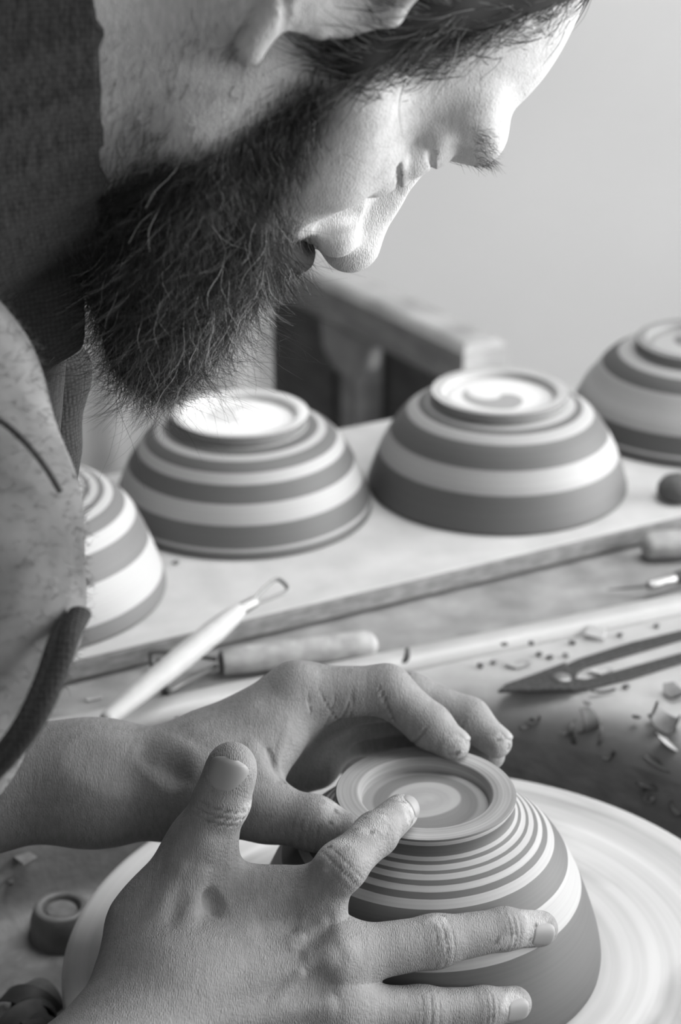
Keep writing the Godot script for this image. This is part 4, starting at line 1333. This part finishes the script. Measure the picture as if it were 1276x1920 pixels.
# a thin curved nail lying on the last bone of a finger
func nail(parent: Node3D, tip: Vector3, axis: Vector3, out: Vector3, r: float, wide: float, back: float, front: float) -> void:
	var x := axis.normalized()
	var n := (out - x * out.dot(x)).normalized()
	var s := x.cross(n)
	var rows := []
	for i in 15:
		var v := float(i) / 14
		var d := lerpf(-back, front, v)
		var rr := r if d < 0.0 else sqrt(maxf(r * r - d * d * 0.62, 0.0))
		var w := wide * sqrt(maxf(0.0, 1.0 - pow(absf(v * 2.0 - 1.0), 3.2) * 0.88))
		var row := PackedVector3Array()
		for j in 17:
			var a := (float(j) / 16 * 2.0 - 1.0) * w
			var lift := 0.00045 - 0.0009 * pow(absf(float(j) / 8 - 1.0), 4.0) - (0.0008 if i == 0 or i == 14 else 0.0)
			row.append(tip + x * d + (n * cos(a) + s * sin(a)) * (rr + lift))
		rows.append(row)
	part(parent, "fingernail", sheet(rows), M.nail, -BODY_AT)

func dust(p: Vector3, c: Vector3, r: float) -> float:
	return clampf(1.0 - p.distance_to(c) / r, 0.0, 1.0)

func person() -> void:
	var t := thing("person", "bearded man in dark ribbed sweater and grey jacket, trimming a bowl with both hands", "person", BODY_AT)
	var fields := [head_field(), near_hand(), far_hand(), trunk_field(), sweater_field(), jacket_field(), far_sleeve(), beard_field(), hair_field()]
	var threads: Array[Thread] = []
	for f in fields:
		var th := Thread.new()
		th.start(f.build)
		threads.append(th)
	for th in threads:
		th.wait_to_finish()
	for k in [0, 7, 8]:
		var f: Field = fields[k]
		for i in f.verts.size():
			f.verts[i] = HEAD_AT + head_turn * f.verts[i]
			f.norms[i] = head_turn * f.norms[i]
	# the body
	var v := PackedVector3Array()
	var n := PackedVector3Array()
	var idx := PackedInt32Array()
	var col := PackedColorArray()
	var patch := noise(70.0, FastNoiseLite.TYPE_SIMPLEX_SMOOTH, 3, 77)
	var clay_at := [[Vector3(-0.0118, 0.0968, 0.0334), 0.012], [Vector3(-0.0441, 0.1092, 0.0782), 0.012], [Vector3(-0.0265, 0.1097, 0.0605), 0.010], [Vector3(0.0448, 0.0534, 0.0559), 0.012], [Vector3(0.0327, 0.0524, 0.0661), 0.007], [Vector3(0.0026, 0.0702, 0.0725), 0.009], [Vector3(0.0351, 0.0273, 0.0750), 0.010], [Vector3(-0.0422, 0.0904, 0.0231), 0.010], [Vector3(0.0164, 0.0936, -0.0242), 0.010], [Vector3(0.0378, 0.0867, -0.0386), 0.008], [Vector3(-0.0781, 0.1191, 0.0695), 0.007]]
	for k in 4:
		var f: Field = fields[k]
		var first := v.size()
		v.append_array(f.verts)
		n.append_array(f.norms)
		for i in f.idx:
			idx.append(i + first)
		for p in f.verts:
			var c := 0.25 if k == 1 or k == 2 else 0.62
			if k == 0:
				c = lerpf(0.62, 0.11, whiskers(head_turn.transposed() * (p - HEAD_AT) * 1000.0))
			if k == 1 or k == 2:
				for q in clay_at:
					var u := dust(p, q[0], q[1])
					if u > 0.0:
						var s := smoothstep(0.15, 0.5, u + 0.6 * patch.get_noise_3dv(p))
						var dark := smoothstep(0.25, 0.5, patch.get_noise_3dv(p * 2.3 + Vector3(3, 1, 2)))
						c = lerpf(c, lerpf(0.42, 0.10, dark), s * 0.8)
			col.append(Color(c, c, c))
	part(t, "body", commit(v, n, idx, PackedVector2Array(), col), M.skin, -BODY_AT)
	# nails
	nail(t, Vector3(-0.0827, 0.1358, 0.0610), Vector3(-0.0827, 0.1358, 0.0610) - Vector3(-0.0869, 0.1205, 0.0634), Vector3(-0.10, 0.36, 1), 0.0106, 0.98, 0.0090, 0.0058)
	nail(t, Vector3(-0.0122, 0.0935, 0.0294), Vector3(-0.0122, 0.0935, 0.0294) - Vector3(-0.0232, 0.0989, 0.0554), Vector3(0.75, 0.75, 0.5), 0.0079, 0.85, 0.004, 0.0058)
	nail(t, Vector3(0.0483, 0.0474, 0.0497), Vector3(0.0483, 0.0474, 0.0497) - Vector3(0.0321, 0.0525, 0.0573), Vector3(-0.05, 0.25, 1), 0.0080, 0.80, 0.0092, 0.0030)
	nail(t, Vector3(0.0363, 0.0232, 0.0702), Vector3(0.0363, 0.0232, 0.0702) - Vector3(0.0225, 0.0267, 0.0775), Vector3(-0.05, 0.25, 1), 0.0078, 0.80, 0.0090, 0.0030)
	nail(t, Vector3(0.0137, 0.0911, -0.0329), Vector3(0.0137, 0.0911, -0.0329) - Vector3(0.0033, 0.0977, -0.0380), Vector3(0.8, 0.55, -0.2), 0.0079, 0.85, 0.005, 0.0050)
	nail(t, Vector3(0.0347, 0.0844, -0.0464), Vector3(0.0347, 0.0844, -0.0464) - Vector3(0.0220, 0.0925, -0.0543), Vector3(0.8, 0.6, -0.1), 0.0075, 0.85, 0.005, 0.0048)
	nail(t, Vector3(0.0171, 0.0110, 0.0997), Vector3(0.0171, 0.0110, 0.0997) - Vector3(0.0047, 0.0119, 0.1015), Vector3(0.2, 0.1, 1), 0.0067, 0.85, 0.004, 0.0055)
	nail(t, Vector3(-0.0357, 0.0782, 0.0219), Vector3(-0.0357, 0.0782, 0.0219) - Vector3(-0.0498, 0.0799, 0.0168), Vector3(0.2, -0.3, 1), 0.0091, 0.85, 0.004, 0.0066)
	clothes(t, fields)
	grow(t, fields)

func clothes(t: Node3D, fields: Array) -> void:
	var f: Field = fields[4]
	part(t, "sweater", commit(f.verts, f.norms, f.idx), M.knit, -BODY_AT)
	f = fields[5]
	var f0 := f
	var j := part(t, "jacket", commit(f.verts, f.norms, f.idx), M.felt, -BODY_AT)
	f = fields[6]
	part(t, "far_sleeve", commit(f.verts, f.norms, f.idx), M.felt_dark, -BODY_AT)
	var rng := RandomNumberGenerator.new()
	rng.seed = 11
	var fuzz := []
	for rep in 9000:
		var i := rng.randi() % f0.verts.size()
		fuzz.append(stand(f0.verts[i] - f0.norms[i] * 0.0008, f0.norms[i] + Vector3(rng.randfn(), rng.randfn() - 0.6, rng.randfn()) * 0.8, Vector3(rng.randfn(), rng.randfn(), rng.randfn()), rng.randf_range(0.003, 0.007)))
	strands(j, "wool_fibre", strand(0.02, 0.4, 0.1, 9), M.felt, fuzz)
	# dark knitted binding along the jacket's edge, and the dark seam over the shoulder
	var edge := arc3([Vector3(-0.1265, 0.2607, 0.1721), Vector3(-0.1288, 0.2592, 0.1869), Vector3(-0.1323, 0.2506, 0.1973), Vector3(-0.1373, 0.2413, 0.2058), Vector3(-0.1440, 0.2321, 0.2098), Vector3(-0.1522, 0.2229, 0.2106), Vector3(-0.1622, 0.2125, 0.2075)], 8)
	part(j, "binding", tube(edge, evenly(edge.size(), 0.0042), 12, 0.7), M.felt_dark)
	var edge2 := PackedVector3Array()
	for p in edge:
		edge2.append(p + Vector3(-0.0045, -0.001, 0.0012))
	part(j, "binding", tube(edge2, evenly(edge.size(), 0.0026), 10, 0.8), M.felt_dark)
	var seam := arc3([Vector3(-0.1529, 0.3367, 0.1790), Vector3(-0.1460, 0.3331, 0.1806), Vector3(-0.1394, 0.3266, 0.1813), Vector3(-0.1344, 0.3171, 0.1778), Vector3(-0.1311, 0.3056, 0.1709)], 6)
	part(j, "seam", tube(seam, evenly(seam.size(), 0.0011), 8), M.felt_dark)

# strands on the skin and on the beard
func grow(t: Node3D, fields: Array) -> void:
	var rng := RandomNumberGenerator.new()
	rng.seed = 5
	var back := head_turn.transposed()
	var down := Vector3.DOWN
	var fwd := head_turn.x
	var hup := head_turn.y
	var beard: Field = fields[7]
	var bm := part(t, "beard", commit(beard.verts, beard.norms, beard.idx), M.hair_base, -BODY_AT)
	var long: Array = [[], [], [], [], [], []]
	var pale: Array = [[], []]
	var curls: Array = [[], [], []]
	var loops: Array = [[], [], []]
	var short: Array = [[], [], [], []]
	# beard strands run towards the tip of the beard
	var tip := HEAD_AT + head_turn * mm(134, -117, 0)
	for rep in 17000:
		var i := rng.randi() % beard.verts.size()
		var p := beard.verts[i]
		var q := back * (p - HEAD_AT) * 1000.0
		if q.z < -22.0 and rng.randf() < 0.5:
			continue
		var nn := beard.norms[i]
		var gap := p.distance_to(tip)
		var near := clampf(1.0 - gap / 0.05, 0.0, 1.0)
		var dir := (tip - p).normalized() * 0.9 + down * 0.25 + nn * rng.randf_range(0.12, 0.5) + Vector3(rng.randfn(), rng.randfn(), rng.randfn()) * (0.16 + 0.12 * near)
		var l := lerpf(0.024, 0.013, near) * rng.randf_range(0.6, 1.25)
		if q.y > -60.0 and q.x > 78.0:
			l = rng.randf_range(0.007, 0.013)
			dir = -hup * 0.8 + down * 0.45 + nn * 0.35 + Vector3(rng.randfn(), rng.randfn(), rng.randfn()) * 0.25
		var tr := stand(p - nn * 0.001, dir, down * 0.4 - hup * 0.5 + Vector3(rng.randfn(), rng.randfn(), rng.randfn()) * 0.9, l)
		if rng.randf() < 0.04 + 0.30 * clampf((q.x - 78.0) / 22.0, 0.0, 1.0) * clampf((q.y + 112.0) / 30.0, 0.0, 1.0):
			pale[rng.randi() % 2].append(tr)
		else:
			long[rng.randi() % 6].append(tr)
	for rep in 2600:
		var i := rng.randi() % beard.verts.size()
		var p := beard.verts[i]
		var q := back * (p - HEAD_AT) * 1000.0
		if q.x < 70.0 or q.y > -62.0 or q.z < -15.0:
			continue
		var nn := beard.norms[i]
		var dir := (tip - p).normalized() * 0.8 + nn * 0.7 + down * 0.3 + Vector3(rng.randfn(), rng.randfn(), rng.randfn()) * 0.45
		curls[rng.randi() % 3].append(stand(p, dir, Vector3(rng.randfn(), rng.randfn(), rng.randfn()), rng.randf_range(0.014, 0.026)))
	for rep in 9000:
		var i := rng.randi() % beard.verts.size()
		var p := beard.verts[i]
		var q := back * (p - HEAD_AT) * 1000.0
		if q.x < 96.0 or q.y > -92.0 or q.z < -16.0:
			continue
		var side := Vector3(rng.randfn(), rng.randfn() * 0.4, rng.randfn() * 0.5)
		loops[rng.randi() % 3].append(stand(p - beard.norms[i] * 0.003, down * 0.8 + side * 0.35 + (tip - p).normalized() * 0.5, side + Vector3(0.5, 0.3, 0), rng.randf_range(0.014, 0.024)))
	# stubble that thickens into the beard
	var head: Field = fields[0]
	var roots := PackedInt32Array()
	var dense := PackedFloat32Array()
	for i in head.verts.size():
		var m := whiskers(back * (head.verts[i] - HEAD_AT) * 1000.0)
		if m > 0.03:
			roots.append(i)
			dense.append(m)
	for rep in 72000:
		var k := rng.randi() % roots.size()
		var m := dense[k]
		if rng.randf() > m * m:
			continue
		var p := head.verts[roots[k]]
		var nn := head.norms[roots[k]]
		var jit := Vector3(rng.randfn(), rng.randfn(), rng.randfn())
		var dir := -hup * 0.75 + down * 0.55 + nn * (0.22 + 0.25 * m) + jit * 0.18
		var tr := stand(p + jit * 0.001 - nn * 0.0012, dir, down + jit, lerpf(0.005, 0.015, m) * rng.randf_range(0.7, 1.3))
		short[rng.randi() % 4].append(tr)
	var mat := [M.hair, M.hair_light]
	for k in 6:
		strands(bm, "beard_strand", strand(0.0046, 0.30 + 0.16 * k, 0.04 + 0.028 * k, 40 + k), M.hair, long[k])
	for k in 3:
		strands(bm, "tip_curl", hook(0.0068, 2.0 + 0.9 * k), M.hair, loops[k])
	for k in 3:
		strands(bm, "stray_curl", strand(0.0040, 0.9 + 0.35 * k, 0.05 + 0.03 * k, 140 + k), M.hair, curls[k])
	for k in 2:
		strands(bm, "grey_strand", strand(0.0060, 0.45 + 0.3 * k, 0.08, 60 + k), M.hair_light, pale[k])
	for k in 4:
		strands(bm, "stubble", strand(0.0105, 0.18 + 0.12 * k, 0.03, 80 + k), M.hair, short[k])
	# hair of the head
	var hair: Field = fields[8]
	var hm := part(t, "hair", commit(hair.verts, hair.norms, hair.idx), M.hair_base, -BODY_AT)
	var locks: Array = [[], [], []]
	for rep in 26000:
		var i := rng.randi() % hair.verts.size()
		var p := hair.verts[i]
		var q := back * (p - HEAD_AT) * 1000.0
		var nn := hair.norms[i]
		var face := nn.dot(head_turn * Vector3(0.92, -0.12, 0.39)) > 0.85
		var dir := (nn * 0.35 - hup * 0.75 - fwd * 0.1 if face else -fwd * 0.7 - hup * 0.55 + nn * 0.30) + Vector3(rng.randfn(), rng.randfn(), rng.randfn()) * 0.16
		locks[rng.randi() % 3].append(stand(p - nn * 0.001, dir, -nn + Vector3(rng.randfn(), rng.randfn(), rng.randfn()) * 0.5, rng.randf_range(0.018, 0.034)))
	for k in 3:
		strands(hm, "hair_strand", strand(0.006, 0.2 + 0.1 * k, 0.02, 100 + k), M.hair, locks[k])
	# brows and lashes
	var eb := []
	var el := []
	var fringe := []
	for s in [-1, 1]:
		for k in 30:
			var u := k / 29.0
			var p := HEAD_AT + head_turn * mm(84.5 - 13.0 * u * u, 0.6, s * (24.0 + 19.0 * u))
			el.append(stand(p, head_turn * Vector3(0.8, -0.5, s * (0.2 + 0.6 * u)), -hup, 0.0065))
	for i in head.verts.size():
		var q := back * (head.verts[i] - HEAD_AT) * 1000.0
		var z := absf(q.z)
		var mid := 29.5 + 4.0 * sin(z * 0.05)
		if q.x > 58.0 and z > 6.0 and z < 54.0 and absf(q.y - mid) < 6.5 - z * 0.05 and rng.randf() < 0.95:
			var dir := head_turn * Vector3(0.1, 0.28 - 0.5 * (q.y - mid) / 6.0, signf(q.z) * 0.8) + head.norms[i] * 0.35 + Vector3(rng.randfn(), rng.randfn(), rng.randfn()) * 0.12
			for k in 1:
				eb.append(stand(head.verts[i] - head.norms[i] * 0.0006, dir + Vector3(rng.randfn(), rng.randfn(), rng.randfn()) * 0.2, -head_turn.x, rng.randf_range(0.005, 0.0095)))
		var edge := (q - Vector3(29, 0, 60)).dot(Vector3(0.92, -0.12, 0.39))
		q.z = absf(q.z)
		edge = (q - Vector3(29, 0, 60)).dot(Vector3(0.92, -0.12, 0.39))
		if q.y > -8.0 and edge > -6.0 and edge < 13.0 and rng.randf() < 1.1 * (1.0 - edge / 13.0):
			var dir := -fwd * 0.5 - hup * 0.6 + head.norms[i] * 0.3 + Vector3(rng.randfn(), rng.randfn(), rng.randfn()) * 0.2
			fringe.append(stand(head.verts[i], dir, -head.norms[i], rng.randf_range(0.008, 0.020)))
	strands(hm, "hairline", strand(0.010, 0.2, 0.02, 7), M.hair, fringe)
	var e1 := Node3D.new()
	e1.name = "eyebrow"
	e1.position = -BODY_AT
	t.add_child(e1, true)
	strands(e1, "brow_hair", strand(0.009, 0.2, 0.02, 5), M.hair, eb)
	var e2 := Node3D.new()
	e2.name = "eyelashes"
	e2.position = -BODY_AT
	t.add_child(e2, true)
	strands(e2, "lash", strand(0.007, -0.4, 0.0, 6), M.hair, el)

# how thickly hair grows on a place of the face: 0 bare, 1 beard (head frame, millimetres)
func whiskers(q: Vector3) -> float:
	if q.y > 6.0 or q.y < -130.0:
		return 0.0
	var top := -5.0 - (q.x - 18.0) * 0.80 if q.x < 66.0 else -43.0 + (q.x - 66.0) * 0.12
	var rear := 13.0 + maxf(0.0, -q.y - 8.0) * 0.12
	var m := clampf((top - q.y) / 16.0 + 0.35, 0.0, 1.0) * clampf((q.x - rear) / 26.0 + 0.5, 0.0, 1.0)
	if q.x < rear + 14.0 and q.y < -24.0:
		m = maxf(m, 0.34 * clampf((-24.0 - q.y) / 20.0, 0.0, 1.0) * clampf((q.x + 40.0) / 25.0, 0.0, 1.0))  # neck: sparse stubble, its dark tone also stands in for shade
	if q.y > -36.0 and q.x > 96.0:
		m = 0.0
	return m

# a strand that bends round in an arc of the given angle
func hook(thick: float, angle: float) -> ArrayMesh:
	var pts := PackedVector3Array()
	var rad := PackedFloat32Array()
	var r := 1.0 / angle
	for i in 11:
		var a := angle * pow(i / 10.0, 1.4)
		pts.append(Vector3(r * (1.0 - cos(a)), r * sin(a), 0.02 * i * sin(a)))
		rad.append(thick * (1.0 - 0.07 * i))
	return tube(pts, rad, 3)
